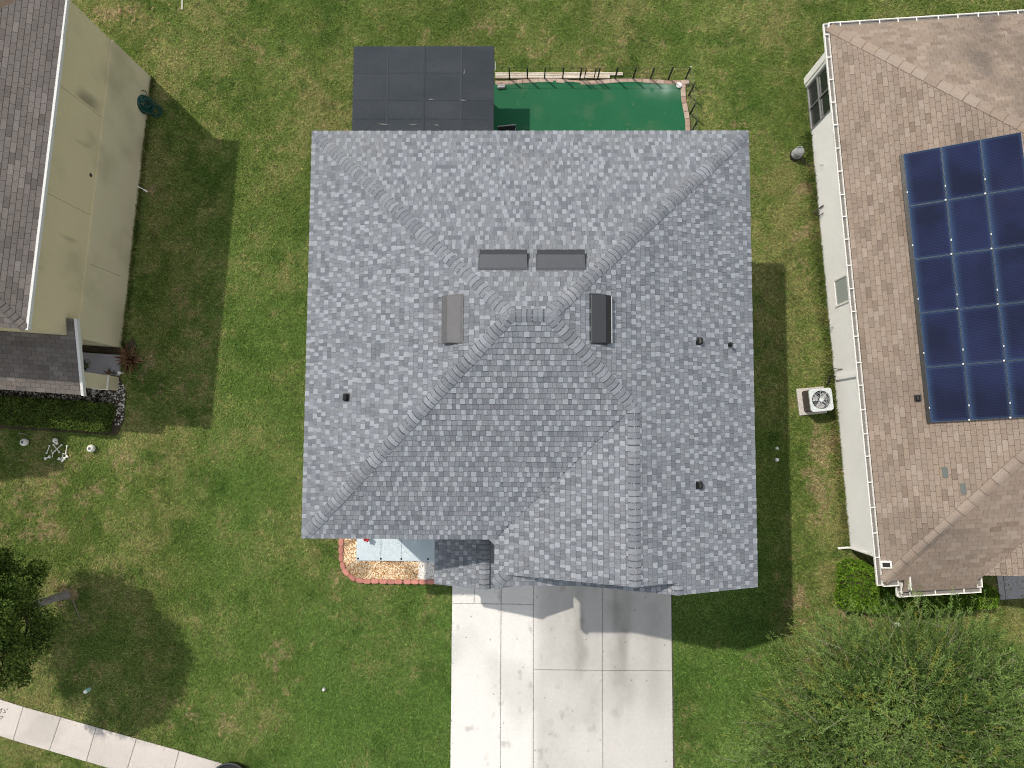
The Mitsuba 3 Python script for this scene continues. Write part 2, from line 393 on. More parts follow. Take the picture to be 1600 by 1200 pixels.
class Roof:
    """Collects the planes of one roof: deck, shingle tabs, ridge caps."""

    def __init__(self, exposure_, style, fr=lambda v: np.asarray(v, float)):
        self.exp, self.style, self.fr = exposure_, style, fr
        self.deck, self.tabs, self.caps = MB(), [], []

    def plane(self, poly, up, o, z0, m, seed):
        """poly: plan outline; up: horizontal unit vector uphill; o: a point of the eave at height z0; m: rise per run."""
        r = np.random.default_rng(seed)
        up = unit(up)
        e = np.array([up[1], -up[0]])
        o = np.asarray(o, float)
        pl = np.asarray(poly, float) - o
        sd = np.stack([pl @ e, pl @ up], -1)
        k = math.sqrt(1 + m * m)
        nrm = np.array([-m * up[0], -m * up[1], 1]) / k
        to3 = lambda q, h: np.c_[o + q[:, :1] * e + q[:, 1:] * up, z0 + m * q[:, 1]] + np.asarray(h).reshape(-1, 1) * nrm
        P = Polygon(sd)
        if not P.is_valid:
            P = P.buffer(0)
        v2, f2 = trimesh.creation.triangulate_polygon(P, engine="earcut")
        top = to3(v2, -0.004)
        self.deck.add(self.fr(np.vstack([top, top - [0, 0, 0.05]])), np.vstack([f2, f2[:, ::-1] + len(v2)]))
        x0, y0, x1, y1 = P.bounds
        dd = self.exp / k
        shapely.prepare(P)
        n = int(math.ceil((y1 - y0) / dd))
        lit_now = []
        for i in range(n):
            d0 = y0 + i * dd
            s = x0 - r.uniform(0, 0.3)
            if self.style == "tab3":
                s = x0 - 0.305 + (0.1525 * (i % 2)) + r.normal(0, 0.012)
            tone_prev = 0.3
            lit_prev, lit_now = lit_now, []
            while s < x1:
                if self.style == "tab3":
                    w, gap, tone, lip = 0.305, 0.009, np.clip(r.normal(0.55, 0.17), 0, 1), 0.006
                    if r.random() < 0.07:
                        tone *= 0.4
                    hl = 0.013
                else:
                    above = any(a0 < s + 0.1 and a1 > s + 0.03 for a0, a1 in lit_prev)
                    light = r.random() < (0.16 if above else 0.62) and tone_prev < 0.7
                    w = r.uniform(0.085, 0.15) if light else r.uniform(0.075, 0.17)
                    if light:
                        lit_now.append((s, s + w))
                    lip = 0.011
                    tone = np.clip(r.normal(0.88, 0.1), 0, 1) if light else np.clip(r.choice([0.1, 0.35, 0.5], p=[0.25, 0.4, 0.35]) + r.normal(0, 0.07), 0, 0.68)
                    tone_prev, gap, hl = tone, 0.005, 0.022 if light else 0.015
                q = sbox(s + gap / 2, d0, s + w - gap / 2, d0 + dd - lip)
                s += w
                if P.contains(q):
                    parts, whole = [q], True
                else:
                    g = P.intersection(q)
                    parts, whole = [x for x in getattr(g, "geoms", [g]) if x.geom_type == "Polygon" and x.area > 4e-4], False
                for g in parts:
                    g = shapely.normalize(g)
                    c = np.array(g.exterior.coords)[:-1]
                    if not g.exterior.is_ccw:
                        c = c[::-1]
                    h = 0.003 + (hl - 0.003) * (1 - (c[:, 1] - d0) / dd)
                    kk = len(c)
                    v = np.vstack([to3(c, h), to3(c, np.full(kk, -0.004))])
                    f = [[0, a, a + 1] for a in range(1, kk - 1)]
                    for a in range(kk):
                        b = (a + 1) % kk
                        f += [[kk + a, kk + b, b], [kk + a, b, a]]
                    v = self.fr(v)
                    ctr = v[:kk].mean(0)
                    ray = _O - ctr
                    dist = np.linalg.norm(ray)
                    nn = self.fr(nrm[None])[0] - self.fr(np.zeros((1, 3)))[0]
                    size = g.area * k * max(0.0, (ray / dist) @ nn) / dist**2
                    cam = -(_A.T @ (ctr - _O))
                    u_, v_ = FOCAL * (_A.T @ (ctr - _O))[0] / cam[2], FOCAL * (_A.T @ (ctr - _O))[1] / cam[2]
                    inside = abs(u_) < 795 and abs(v_) < 595
                    self.tabs.append((size if whole and inside else 0.0, v, f, (tone, r.random())))

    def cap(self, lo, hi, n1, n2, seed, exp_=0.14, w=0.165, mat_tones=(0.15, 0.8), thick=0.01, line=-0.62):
        """Cap pieces along the line lo -> hi between planes with normals n1 and n2."""
        r = np.random.default_rng(seed)
        lo, hi = np.asarray(lo, float), np.asarray(hi, float)
        L = np.linalg.norm(hi - lo)
        t = (hi - lo) / L
        dirs = []
        for nn in (n1, n2):
            d = unit(np.cross(t, nn))
            if d[2] > 0:
                d = -d
            dirs.append(d)
        upv = unit(np.asarray(n1) + np.asarray(n2))
        n = max(1, int(round(L / exp_)))
        ex = L / n
        for i in range(n):
            a = lo + t * ex * i + t * r.normal(0, 0.004)
            ww = w * r.uniform(0.97, 1.04)
            sec = [dirs[0] * ww, dirs[0] * ww * 0.55 + upv * 0.002, dirs[0] * 0.04 + upv * 0.002, dirs[1] * 0.04 + upv * 0.002, dirs[1] * ww * 0.55 + upv * 0.002, dirs[1] * ww]
            bow = np.array([0.009, 0.003, 0.0, 0.0, 0.003, 0.009])
            tone, hue = np.clip(r.uniform(*mat_tones), 0, 1), r.random()
            ring, tn = [], []
            shade_tone = line if i < n - 1 else tone  # dark strip painted into the cap colour as the shadow line between caps
            for s_, hgt, tt in ((0.0, 0.018 + thick, tone), (ex - 0.026, 0.022, tone), (ex - 0.022, 0.02, shade_tone), (ex + 0.012, 0.02, shade_tone)):
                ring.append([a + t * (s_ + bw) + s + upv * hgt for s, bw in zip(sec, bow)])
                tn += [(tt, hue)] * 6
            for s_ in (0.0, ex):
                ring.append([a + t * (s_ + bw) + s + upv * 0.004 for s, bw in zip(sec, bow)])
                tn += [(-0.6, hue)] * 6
            v = self.fr(np.array(ring).reshape(-1, 3))
            f = []
            for j in range(5):
                for k in (0, 6, 12):
                    f += [[k + j, k + j + 1, k + 7 + j], [k + j, k + 7 + j, k + 6 + j]]
                f += [[24 + j, j + 1, j], [24 + j, 24 + j + 1, j + 1]]
            f += [[0, 18, 30], [0, 30, 24], [5, 29, 35], [5, 35, 23]]
            self.caps.append((v, f, np.array(tn)))

    def emit(self, house, mat_s, mat_d, limit=300):
        roof = put("roof", self.deck, mat_d, house)
        order = np.argsort([-t[0] for t in self.tabs])
        rest = MB()
        for j, i in enumerate(order):
            size, v, f, tone = self.tabs[i]
            if j < limit and size > 0:
                put("shingle", MB().add(v, f, tone), mat_s, roof)
            else:
                rest.add(v, f, tone)
        put("shingle_courses", rest, mat_s, roof, kind="stuff")
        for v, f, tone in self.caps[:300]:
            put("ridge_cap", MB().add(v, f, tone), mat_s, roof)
        return roof


# ================================================================ MAIN HOUSE
ZE, M = 4.97, 0.456
XL, XR, YT, YB, YF, YG = -5.81, 6.21, 8.38, -2.73, -3.92, -3.62
XW, WX = -0.685, 2.7625            # left eave and ridge of the front wing
GX, GL = 3.9, 1.59                 # ridge and left eave of the low front gable
RY = (YT + YB) / 2
HB = (YT - YB) / 2
RXL, RXR, ZR = XL + HB, XR - HB, ZE + M * HB
JY = YB + (WX - XW)                # where the wing's ridge meets the main hip
ZW = ZE + M * (WX - XW)
ZG = ZE + M * (XR - GX)
house = thing("grey_shingle_house", "house with a grey mottled shingle hip roof in the middle, a white driveway in front", "house")
R = Roof(0.143, "laminate")
nN, nW, nS, nE = (unit((0, M, 1)), unit((-M, 0, 1)), unit((0, -M, 1)), unit((M, 0, 1)))
R.plane([(XR, YT), (XL, YT), (RXL, RY), (RXR, RY)], (0, -1), (0, YT), ZE, M, 1)
R.plane([(XL, YT), (XL, YB), (RXL, RY)], (1, 0), (XL, 0), ZE, M, 2)
R.plane([(XL, YB), (XW - 0.02, YB), (WX - 0.02, JY), (RXR, RY), (RXL, RY)], (0, 1), (0, YB), ZE, M, 3)
R.plane([(XR, YF), (XR, YT), (RXR, RY), (WX, JY), (WX, YG), (GX, YG), (GX, YF)], (-1, 0), (XR, 0), ZE, M, 4)
R.plane([(XW, YB), (XW, YF), (XW + YG - YF, YG), (WX, YG), (WX, JY)], (1, 0), (XW, 0), ZE, M, 5)
R.plane([(XW, YF), (GL, YF), (GL + YG - YF, YG), (XW + YG - YF, YG)], (0, 1), (0, YF), ZE, M, 6)
R.plane([(GL, YF), (GX, YF), (GX, YG), (GL + YG - YF, YG)], (1, 0), (GL, 0), ZE, M, 7)
c3 = lambda x, y, z: (x, y, z)
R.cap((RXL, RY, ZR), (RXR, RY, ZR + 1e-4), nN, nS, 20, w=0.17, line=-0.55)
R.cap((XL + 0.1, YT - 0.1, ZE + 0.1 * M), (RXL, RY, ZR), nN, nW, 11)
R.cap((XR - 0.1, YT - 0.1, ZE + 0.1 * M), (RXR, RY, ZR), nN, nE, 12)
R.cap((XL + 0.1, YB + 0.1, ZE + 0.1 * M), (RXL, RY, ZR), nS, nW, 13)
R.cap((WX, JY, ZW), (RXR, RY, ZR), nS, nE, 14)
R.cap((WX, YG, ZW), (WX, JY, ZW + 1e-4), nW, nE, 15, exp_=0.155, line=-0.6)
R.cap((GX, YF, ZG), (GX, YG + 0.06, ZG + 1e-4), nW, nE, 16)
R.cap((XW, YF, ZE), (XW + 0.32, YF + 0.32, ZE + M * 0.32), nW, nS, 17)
put("valley_flap", MB().add([(XW - 0.16, YB, ZE + 0.012), (XW, YB - 0.16, ZE + 0.012), (XW + 0.02, YB + 0.02, ZE + 0.03), (XW - 0.16, YB, ZE - 0.02), (XW, YB - 0.16, ZE - 0.02)], [[0, 1, 2], [3, 4, 1], [3, 1, 0]], (0.45, 0.5)), "m_shingle", house)
# entry gable, lower
EX, EL, ER, EZ, EF = -1.05, -2.57, 0.39, 2.45, -4.42
EM = 0.73 / 1.5
nEW, nEE = unit((-EM, 0, 1)), unit((EM, 0, 1))
R.plane([(EL, YB + 0.35), (EL, EF), (EX, EF), (EX, YB + 0.35)], (1, 0), (EL, 0), EZ, EM, 8)
R.plane([(ER, EF), (ER, YB + 0.35), (EX, YB + 0.35), (EX, EF)], (-1, 0), (ER, 0), EZ, EM, 9)
EZR = EZ + EM * (EX - EL)
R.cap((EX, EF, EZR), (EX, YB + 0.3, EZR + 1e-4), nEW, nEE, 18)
R.emit(house, "m_shingle", "m_deck")
# eaves and walls
plan = unary_union([sbox(XL, YB, XR, YT), sbox(XW, YF, XR, YB + 0.01)])


def extr(poly, z0, z1):
    m = trimesh.creation.extrude_polygon(poly, z1 - z0, engine="earcut")
    m.apply_translation([0, 0, z0])
    return m


put("eave", MB().mesh(extr(plan.buffer(-0.012, join_style=2), ZE - 0.2, ZE - 0.03)), "m_trim", house)
put("wall", MB().mesh(extr(plan.buffer(-0.45, join_style=2), 0.0, ZE - 0.2)), "m_wall_grey", house)
gab = MB()


def gable_wall(mb, xl, xr, xm, zb, zt, y, t=0.06):
    p = np.array([(xl, y, zb), (xr, y, zb), (xm, y, zt)])
    v = np.vstack([p, p + [0, t, 0]])
    mb.add(v, [[0, 1, 2], [5, 4, 3], [0, 3, 4], [0, 4, 1], [1, 4, 5], [1, 5, 2], [2, 5, 3], [2, 3, 0]])


gable_wall(gab, XW + 0.35, XR - 0.35, WX, ZE + 0.1, ZW - 0.09, YG + 0.02)
gable_wall(gab, GL + 0.1, XR - 0.1, GX, ZE - 0.03, ZG - 0.07, YF + 0.012)
gable_wall(gab, EL + 0.1, ER - 0.1, EX, EZ - 0.03, EZR - 0.07, EF + 0.012)
put("gable", gab, "m_trim", house)
eb = MB()
eb.box(EL + 0.02, ER - 0.02, EF + 0.02, YB + 0.3, EZ - 0.2, EZ - 0.04)
put("entry_ceiling", eb, "m_trim", house)
for x in (EL + 0.2, ER - 0.2):
    put("entry_post", MB().box(x - 0.09, x + 0.09, EF + 0.12, EF + 0.3, 0.06, EZ - 0.2), "m_trim", house)
gd = put("garage_door", MB().box(1.0, 5.88, -3.50, -3.455, 0.06, 2.2), "m_white", house)
for i in range(4):
    put("panel", MB().cham(0, 1, 0, 1, 0, 0.02, fr=lambda v, i=i: np.stack([1.04 + v[..., 0] * 4.8, -3.502 - v[..., 2], 0.1 + i * 0.52 + v[..., 1] * 0.49], -1), c=0.005), "m_white", gd)
dk = put("door", MB().box(-1.5, -0.55, -2.32, -2.27, 0.13, 2.15), "m_pot_red", house)
put("handle", MB().tube([(-0.65, -2.36, 1.0), (-0.65, -2.36, 1.12)], 0.02), "m_silver", dk)
for x in (-4.7, -3.4):
    w = put("window", MB().box(x - 0.45, x + 0.45, -2.33, -2.27, 0.9, 2.1), "m_trim", house)
    put("pane", MB().box(x - 0.39, x + 0.39, -2.345, -2.332, 0.96, 2.04), "m_glass", w)


# roof vents: low hooded boxes standing on the slope
def slope_frame(x, y, z, up, m):
    up = unit((*up, 0))
    e = np.array([up[1], -up[0], 0])
    k = math.sqrt(1 + m * m)
    u3 = np.array([up[0], up[1], m]) / k
    n = np.array([-m * up[0], -m * up[1], 1]) / k
    return lambda v: np.array([x, y, z]) + v[..., :1] * e + v[..., 1:2] * u3 + v[..., 2:3] * n


def off_ridge_vent(x, y, up, mname, length=1.17, wid=0.5, lab=None, lip=None):
    z = ZE + M * min(x - XL, XR - x, YT - y, y - YB)
    f = slope_frame(x, y, z, up, M)
    h = length / 2
    mb = MB()
    # cross-section: flush at the top, rising to a hood lip downhill
    sec = [(-wid / 2, 0.02), (-wid / 2, 0.125), (-wid / 2 + 0.15, 0.145), (wid / 2 - 0.03, 0.035), (wid / 2, 0.015)]
    L = [(-h + (0.012 if i in (2,) else 0), a, b) for i, (a, b) in enumerate(sec)]
    Rr = [(h - (0.012 if i in (2,) else 0), a, b) for i, (a, b) in enumerate(sec)]
    v = f(np.array(L + Rr, float))
    fc = [[i, i + 5, i + 6, i + 1] for i in range(4)]
    mb.add(v, [q[::-1] for q in fc])
    mb.add(v, [[0, 1, 2], [0, 2, 3], [0, 3, 4], [7, 6, 5], [8, 7, 5], [9, 8, 5]])
    k = put("roof_vent", mb, mname, house, label=lab)
    put("hood_front", MB().box(-h + 0.004, h - 0.004, -wid / 2 + 0.004, -wid / 2 + 0.15, 0.128, 0.149, fr=f), "m_vent_band" if mname == "m_vent_light" else "m_vent_dark" if mname == "m_vent_mid" else "m_black", k)
    put("flange", MB().box(-h - 0.03, h + 0.03, -wid / 2 + 0.04, wid / 2 + 0.03, 0.012, 0.021, fr=f), mname, k)
    if lip:
        put("lip", MB().box(-h + 0.01, h - 0.01, -wid / 2 - 0.03, -wid / 2 - 0.005, 0.02, 0.135, fr=f), lip, k)


off_ridge_vent(-0.45, 4.27, (0, -1), "m_vent_mid", lab="dark grey roof vent, left of the pair")
off_ridge_vent(0.96, 4.27, (0, -1), "m_vent_mid", lab="dark grey roof vent, right of the pair")
off_ridge_vent(-1.66, 2.82, (1, 0), "m_vent_light", lab="light grey roof vent left of the ridge")
off_ridge_vent(1.88, 2.82, (-1, 0), "m_vent_dark", lab="almost black roof vent with a pale lip", lip="m_trim")


def stub(parent, x, y, z, up, m, r=0.07, h=0.22, square=True, fr=None):
    g = (lambda q: q) if fr is None else fr
    f = slope_frame(x, y, z, up, m)
    mb = MB()
    if square:
        mb.cham(-0.075, 0.075, -0.055, 0.055, 0.01, 0.13, c=0.03, fr=lambda v: g(f(v)))
        mb.box(-0.1, 0.1, -0.09, 0.1, 0.012, 0.02, fr=lambda v: g(f(v)))
    else:
        p = np.array([x, y, z])
        mb.tube(g(np.array([p, p + [0, 0, h]])), r * 0.5, 8)
        mb.lathe([(r * 1.15, 0.0), (r * 1.05, 0.05), (r * 0.5, 0.09)], g(p[None])[0], 12)
    return put("vent_pipe", mb, "m_black", parent)


zr = lambda x: ZE + M * min(x - XL, XR - x)
stub(house, -4.55, 0.98, zr(-4.55), (1, 0), M)
stub(house, 4.58, 2.46, zr(4.58), (-1, 0), M)
stub(house, 4.52, -1.23, zr(4.52), (-1, 0), M)
stub(house, 5.5, 2.42, zr(5.5), (-1, 0), M, square=False, r=0.06)

# patio roof behind the house
lan = thing("patio_cover", "flat charcoal patio roof at the back of the grey house, left of the green tarp", "patio roof")
LX0, LX1, LY0, LY1, LZ = -5.4, -0.9, 7.9, 12.4, 2.2
xs = np.linspace(LX0, LX1, 5)
xs[1:4] += (-0.02, 0.03, 0.08)
for i in range(4):
    put("roof_sheet", MB().cham(xs[i] + 0.004, xs[i + 1] - 0.004, LY0, LY1, LZ - 0.03, LZ, c=0.008, tone=(rng.random(), 0)), "m_membrane", lan)
for i in (1, 2, 3):
    put("seam", MB().cham(xs[i] - 0.028, xs[i] + 0.028, LY0, LY1 - 0.002, LZ - 0.004, LZ + 0.012, c=0.008), "m_seam" if i != 2 else "m_membrane", lan)
for y in (11.52, 10.62, 10.0):
    put("lap", MB().cham(LX0 + 0.003, LX1 - 0.003, y - 0.02, y + 0.02, LZ - 0.002, LZ + 0.006, c=0.004), "m_membrane", lan)
for x, y, a, l in ((-1.85, 11.42, 0.1, 0.22), (-3.0, 10.62, 1.5, 0.2), (-2.0, 10.6, 1.6, 0.25), (-4.6, 9.82, 1.6, 0.4), (-3.6, 9.8, 1.55, 0.3), (-2.8, 9.79, 1.6, 0.18)):
    d = np.array([math.sin(a), math.cos(a)])
    q = np.array([-d[1], d[0]])
    c = np.array([x, y])
    put("scuff", MB().poly([c + q * 0.02, c + d * l * 0.5 + q * 0.03, c + d * l, c + d * l * 0.5 - q * 0.02], LZ + 0.001, LZ + 0.0165), "m_scuff", lan)
put("beam", MB().box(LX0 + 0.06, LX1 - 0.06, LY1 - 0.22, LY1 - 0.1, LZ - 0.2, LZ - 0.032).box(LX0 + 0.06, LX0 + 0.18, LY0, LY1 - 0.222, LZ - 0.2, LZ - 0.032).box(LX1 - 0.18, LX1 - 0.06, LY0, LY1 - 0.222, LZ - 0.2, LZ - 0.032), "m_dark_metal", lan)
for x in (LX0 + 0.9, (LX0 + LX1) / 2, LX1 - 1.0):
    put("post", MB().box(x - 0.05, x + 0.05, LY1 - 0.21, LY1 - 0.11, 0.0, LZ - 0.2), "m_dark_metal", lan)
put("drain_pipe", MB().tube([(LX1 + 0.03, LY1 - 0.75, LZ - 0.12), (LX1 + 0.03, LY1 - 0.45, LZ - 0.14)], 0.02), "m_white", lan)

# ================================================================ GREEN TARP YARD
yr = np.random.default_rng(3)
gx, gy = np.meshgrid(np.linspace(-5.3, 5.62, 110), np.linspace(7.95, 12.33, 46))
wob = 0.045 * np.sin(gx * 2.1) + 0.012 * np.sin(gx * 7.3 + 1)
edge_t = np.clip((gy - 11.9) / 0.43, 0, 1)
gy2 = gy + wob * edge_t - 0.03 * edge_t
edge_r = np.clip((gx - 5.2) / 0.42, 0, 1)
gx2 = gx + (0.05 * np.sin(gy * 3.0 + 0.6) - 0.06 + 0.06 * (11.4 - gy)) * edge_r * 0.9
gz = 0.085 + 0.02 * meshkit.fbm(np.stack([gx * 1.3, gy * 1.3, gx * 0], -1), 3)
idx = np.arange(gx.size).reshape(gx.shape)
quads = np.stack([idx[:-1, :-1], idx[:-1, 1:], idx[1:, 1:], idx[1:, :-1]], -1).reshape(-1, 4)
put("green_tarp", MB().add(np.stack([gx2, gy2, gz], -1).reshape(-1, 3), quads), "m_tarp", None,
    "green tarp spread over the fenced yard behind the grey house", "tarp", smooth=True)
pav = thing("paver_border", "thin border of brownish pavers along two sides of the green tarp", "pavers")
x = -0.95
while x < 5.5:
    w = yr.uniform(0.2, 0.32)
    yy = 12.31 + 0.045 * math.sin((x + w / 2) * 2.1)
    put("paver", MB().cham(-w / 2 + 0.003, w / 2 - 0.003, -0.075, 0.075, 0.0, 0.1 + yr.uniform(-0.01, 0.012), c=0.012, fr=frame(0.1 * math.cos((x + w / 2) * 2.1), x + w / 2, yy, 0), tone=(yr.random(), 0)), "m_paver", pav)
    x += w
y = 12.2
while y > 8.0:
    w = yr.uniform(0.2, 0.3)
    xx = 5.68 + 0.045 * math.sin((y - w / 2) * 3.0 + 0.6) + 0.045 * (11.4 - y) - 0.03
    put("paver", MB().cham(-0.085, 0.085, -w / 2 + 0.003, w / 2 - 0.003, 0.0, 0.11 + yr.uniform(-0.01, 0.012), c=0.012, fr=frame(-0.12 * math.cos((y - w / 2) * 3.0 + 0.6) + 0.04, xx, y - w / 2, 0), tone=(yr.random() * 0.8, 0)), "m_paver", pav)
    y -= w
for i, (x0, x1, yy, zz, lab) in enumerate(((-0.95, 2.05, 12.6, 0.05, "long weathered board lying behind the fence, left and outermost one"), (2.07, 3.5, 12.6, 0.05, "short weathered board lying behind the fence, right and outermost one"),
                                           (-0.95, 1.4, 12.49, 0.04, "long weathered board nearest the pavers, left one"), (1.42, 3.05, 12.49, 0.045, "weathered board nearest the pavers, right one"))):
    mb = MB()
    mb.cham(x0, x1, yy - 0.052, yy + 0.052, 0.0, zz + 0.03, c=0.006, tone=(yr.random(), 0))
    put("wooden_board", mb, "m_plank", None, lab, "board", "boards lying behind the fence")
fen = thing("yard_fence", "low black metal fence of thin posts around the green tarp yard", "fence")
posts = [(-0.45, 12.42), (0.17, 12.42), (0.77, 12.42), (1.4, 12.42), (2.0, 12.41), (2.62, 12.4), (3.22, 12.4), (3.84, 12.4), (4.45, 12.4), (5.08, 12.41), (5.68, 12.43), (5.79, 11.84), (5.83, 11.18), (5.87, 10.55), (5.9, 9.9)]
FT = 0.82
for px, py in posts:
    k = put("post", MB().cham(px - 0.022, px + 0.022, py - 0.022, py + 0.022, 0.0, FT, c=0.006), "m_black", fen)
put("post", MB().box(2.14, 2.17, 12.38, 12.41, 0.1, FT).box(2.47, 2.5, 12.37, 12.4, 0.1, FT).box(2.172, 2.468, 12.38, 12.4, 0.12, 0.15), "m_black", fen, "narrow gate frame between two posts")
rails = MB()
fp = [(-1.3, 12.42)] + posts
for z in (FT - 0.02, 0.45, 0.12):
    rails.tube([(a, b, z) for a, b in fp[:11]] , 0.006 if z < 0.8 else 0.01, 4)
    rails.tube([(a, b, z) for a, b in fp[11:]] , 0.006 if z < 0.8 else 0.01, 4)
rails.tube([(fp[10][0], fp[10][1], FT - 0.02), (fp[11][0], fp[11][1], FT - 0.02), (fp[12][0], fp[12][1], FT - 0.02)], 0.01, 4)
put("rail", rails, "m_dark_metal", fen)
cp = MB().mesh(ico(0.024, (5.68, 12.43, FT + 0.01), 1))
put("post_cap", cp, "m_white", fen)
put("flower_pot", MB().lathe([(0.0, 0.1), (0.07, 0.1), (0.1, 0.16), (0.085, 0.17), (0.0, 0.15)], (5.42, 12.14, 0), 14), "m_white", None, "small white dish in the corner of the green tarp by the pavers", "dish")
put("paver_block", MB().cham(-0.13, 0.13, -0.055, 0.055, 0.09, 0.2, c=0.015, fr=frame(0.05, -0.73, 12.1, 0)), "m_porch_grey", None, "grey paver block on the green tarp beside the patio roof", "block")
ch = thing("patio_chair", "dark patio chair half hidden under the roof edge on the green tarp", "chair")
f = frame(0.1, -0.5, 10.05, 0.1)
put("seat", MB().cham(-0.3, 0.3, -0.3, 0.3, 0.38, 0.42, c=0.012, fr=f), "m_dark_metal", ch)
put("backrest", MB().box(-0.3, 0.3, 0.27, 0.31, 0.422, 0.85, fr=f), "m_dark_metal", ch)
put("backrest_rim", MB().tube(f(np.array([(-0.31, 0.29, 0.86), (0.31, 0.29, 0.86)])), 0.018), "m_grey_metal", ch)
for sx in (-0.27, 0.27):
    for sy in (-0.27, 0.27):
        put("leg", MB().tube(f(np.array([(sx, sy, 0.0), (sx, sy, 0.38)])), 0.015), "m_dark_metal", ch)
    put("armrest", MB().tube(f(np.array([(sx * 1.1, 0.28, 0.62), (sx * 1.1, -0.25, 0.62), (sx * 1.05, -0.28, 0.42)])), 0.016), "m_grey_metal", ch)

# ================================================================ FRONT: porch, flower bed, driveway, pavement
pf = thing("front_porch", "pale blue painted concrete porch under the front eave of the grey house", "porch")
px_ = [-5.46, -4.64, -3.96, -2.83, -0.2]
for i in range(4):
    put("slab", MB().cham(px_[i] + 0.003, px_[i + 1] - 0.003, -4.16, -2.28, 0.0, 0.12, c=0.01), "m_porch_blue", pf)
for x in (-5.4, -4.64, -3.96, -3.07):
    put("bolt", MB().lathe([(0.035, 0.12), (0.03, 0.135), (0.012, 0.15), (0.0, 0.15)], (x, -4.09, 0), 8), "m_dark_metal", pf)
fp_ = thing("potted_plant", "small red flowering pot at the edge of the pale blue porch", "potted plant")
put("pot", MB().lathe([(0.08, 0.12), (0.1, 0.28), (0.09, 0.29), (0.0, 0.27)], (-5.08, -3.36, 0), 12), "m_bronze", fp_)
fl = MB()
for i in range(16):
    a, r_ = rng.uniform(0, TAU), 0.09 * math.sqrt(rng.random())
    fl.mesh(ico(0.035, (-5.08 + r_ * math.cos(a), -3.41 + r_ * math.sin(a), 0.34 + rng.uniform(0, 0.08)), 1))
put("flowers", fl, "m_pot_red", fp_)


def pebbles(poly, n, smin, smax, z, seed, lo=0.0, hi=1.0):
    r = np.random.default_rng(seed)
    x0, y0, x1, y1 = poly.bounds
    P = np.c_[r.uniform(x0, x1, n * 3), r.uniform(y0, y1, n * 3)]
    P = P[shapely.contains_xy(poly, P[:, 0], P[:, 1])][:n]
    base = np.array([[1, 0, 0], [0.3, 0.9, 0], [-0.9, 0.55, 0], [-0.8, -0.6, 0], [0.35, -0.95, 0], [0.1, 0.05, 0.55]])
    fc = np.array([[0, 1, 5], [1, 2, 5], [2, 3, 5], [3, 4, 5], [4, 0, 5]])
    m = len(P)
    a, s = r.uniform(0, TAU, m), r.uniform(smin, smax, m)
    el = r.uniform(0.55, 1.0, m)
    B = base[None] * (1 + r.uniform(-0.25, 0.25, (m, 6, 1)))
    x_, y_ = B[..., 0] * s[:, None], B[..., 1] * (s * el)[:, None]
    c, sn = np.cos(a)[:, None], np.sin(a)[:, None]
    v = np.stack([P[:, :1] + x_ * c - y_ * sn, P[:, 1:] + x_ * sn + y_ * c, z + r.uniform(-0.006, 0.012, m)[:, None] + B[..., 2] * s[:, None]], -1)
    f_ = (np.arange(m)[:, None, None] * 6 + fc[None]).reshape(-1, 3)
    tone = np.repeat(np.c_[r.uniform(lo, hi, m), r.random(m)], 6, axis=0)
    return MB().add(v.reshape(-1, 3), f_, tone)


bed_out = [(-5.93, -3.0), (-5.93, -4.2), (-5.86, -4.45), (-5.72, -4.62), (-5.45, -4.75), (-5.1, -4.79), (-2.6, -4.79), (-2.4, -4.79), (-2.4, -4.16), (-5.46, -4.16), (-5.46, -3.0)]
bed = Polygon(bed_out)
put("flower_bed", MB().mesh(extr(bed, 0.0, 0.05)), "m_bed_tan", kind="structure")
put("bed_gravel", pebbles(bed.intersection(sbox(-9, -9, -3.33, 0)).buffer(-0.02), 6500, 0.012, 0.034, 0.052, 5), "m_pebble", None, "tan and cream gravel filling the bed in front of the pale blue porch", "gravel", kind="stuff")
put("white_gravel", pebbles(bed.intersection(sbox(-3.42, -9, 0, 0)).buffer(-0.02), 2300, 0.012, 0.028, 0.056, 6, 0.2, 1), "m_pebble_white", None, "bright white gravel at the right end of the flower bed", "gravel", kind="stuff")
edg = thing("flower_bed_edging", "curved row of red scalloped edging blocks around the gravel flower bed", "edging")
eb_ = [(-5.98, -3.3, 0), (-5.98, -3.56, 0), (-5.98, -3.82, 0), (-5.97, -4.07, 0.05), (-5.92, -4.33, 0.25), (-5.79, -4.55, 0.75), (-5.6, -4.72, 0.9), (-5.35, -4.81, 1.35)] + [(-5.09 + 0.265 * i, -4.84, 1.5708) for i in range(10)]
for i, (x, y, a) in enumerate(eb_):
    pts = []
    for t in np.linspace(0, TAU, 12, endpoint=False):
        cx, sx = math.cos(t), math.sin(t)
        pts.append((0.082 * np.sign(cx) * abs(cx) ** 0.75, 0.134 * np.sign(sx) * abs(sx) ** 0.6))
    pts = np.array(pts) @ np.array([[math.cos(a), math.sin(a)], [-math.sin(a), math.cos(a)]]) + [x + rng.normal(0, 0.006), y + rng.normal(0, 0.006)]
    put("block", MB().poly(pts, 0.0, 0.11 + rng.uniform(-0.008, 0.008), c=0.018, tone=(rng.random(), 0)), "m_brick", edg)

drv = put("driveway", MB().poly([(-2.27, -2.5), (4.98, -2.5), (5.06, -15), (-2.27, -15)], -0.05, 0.008), "m_joint", kind="structure")
J = 0.007
sl = []


def slab(x0, x1, y0, y1):
    t = lambda x, y: x + (0.0 if x > -2 else 0.0)
    put("slab", MB().cham(x0 + J, x1 - J, y0 + J, y1 - J, 0.0, 0.035 + rng.uniform(-0.001, 0.001), c=0.006, tone=(rng.random(), 0)), "m_concrete", drv)


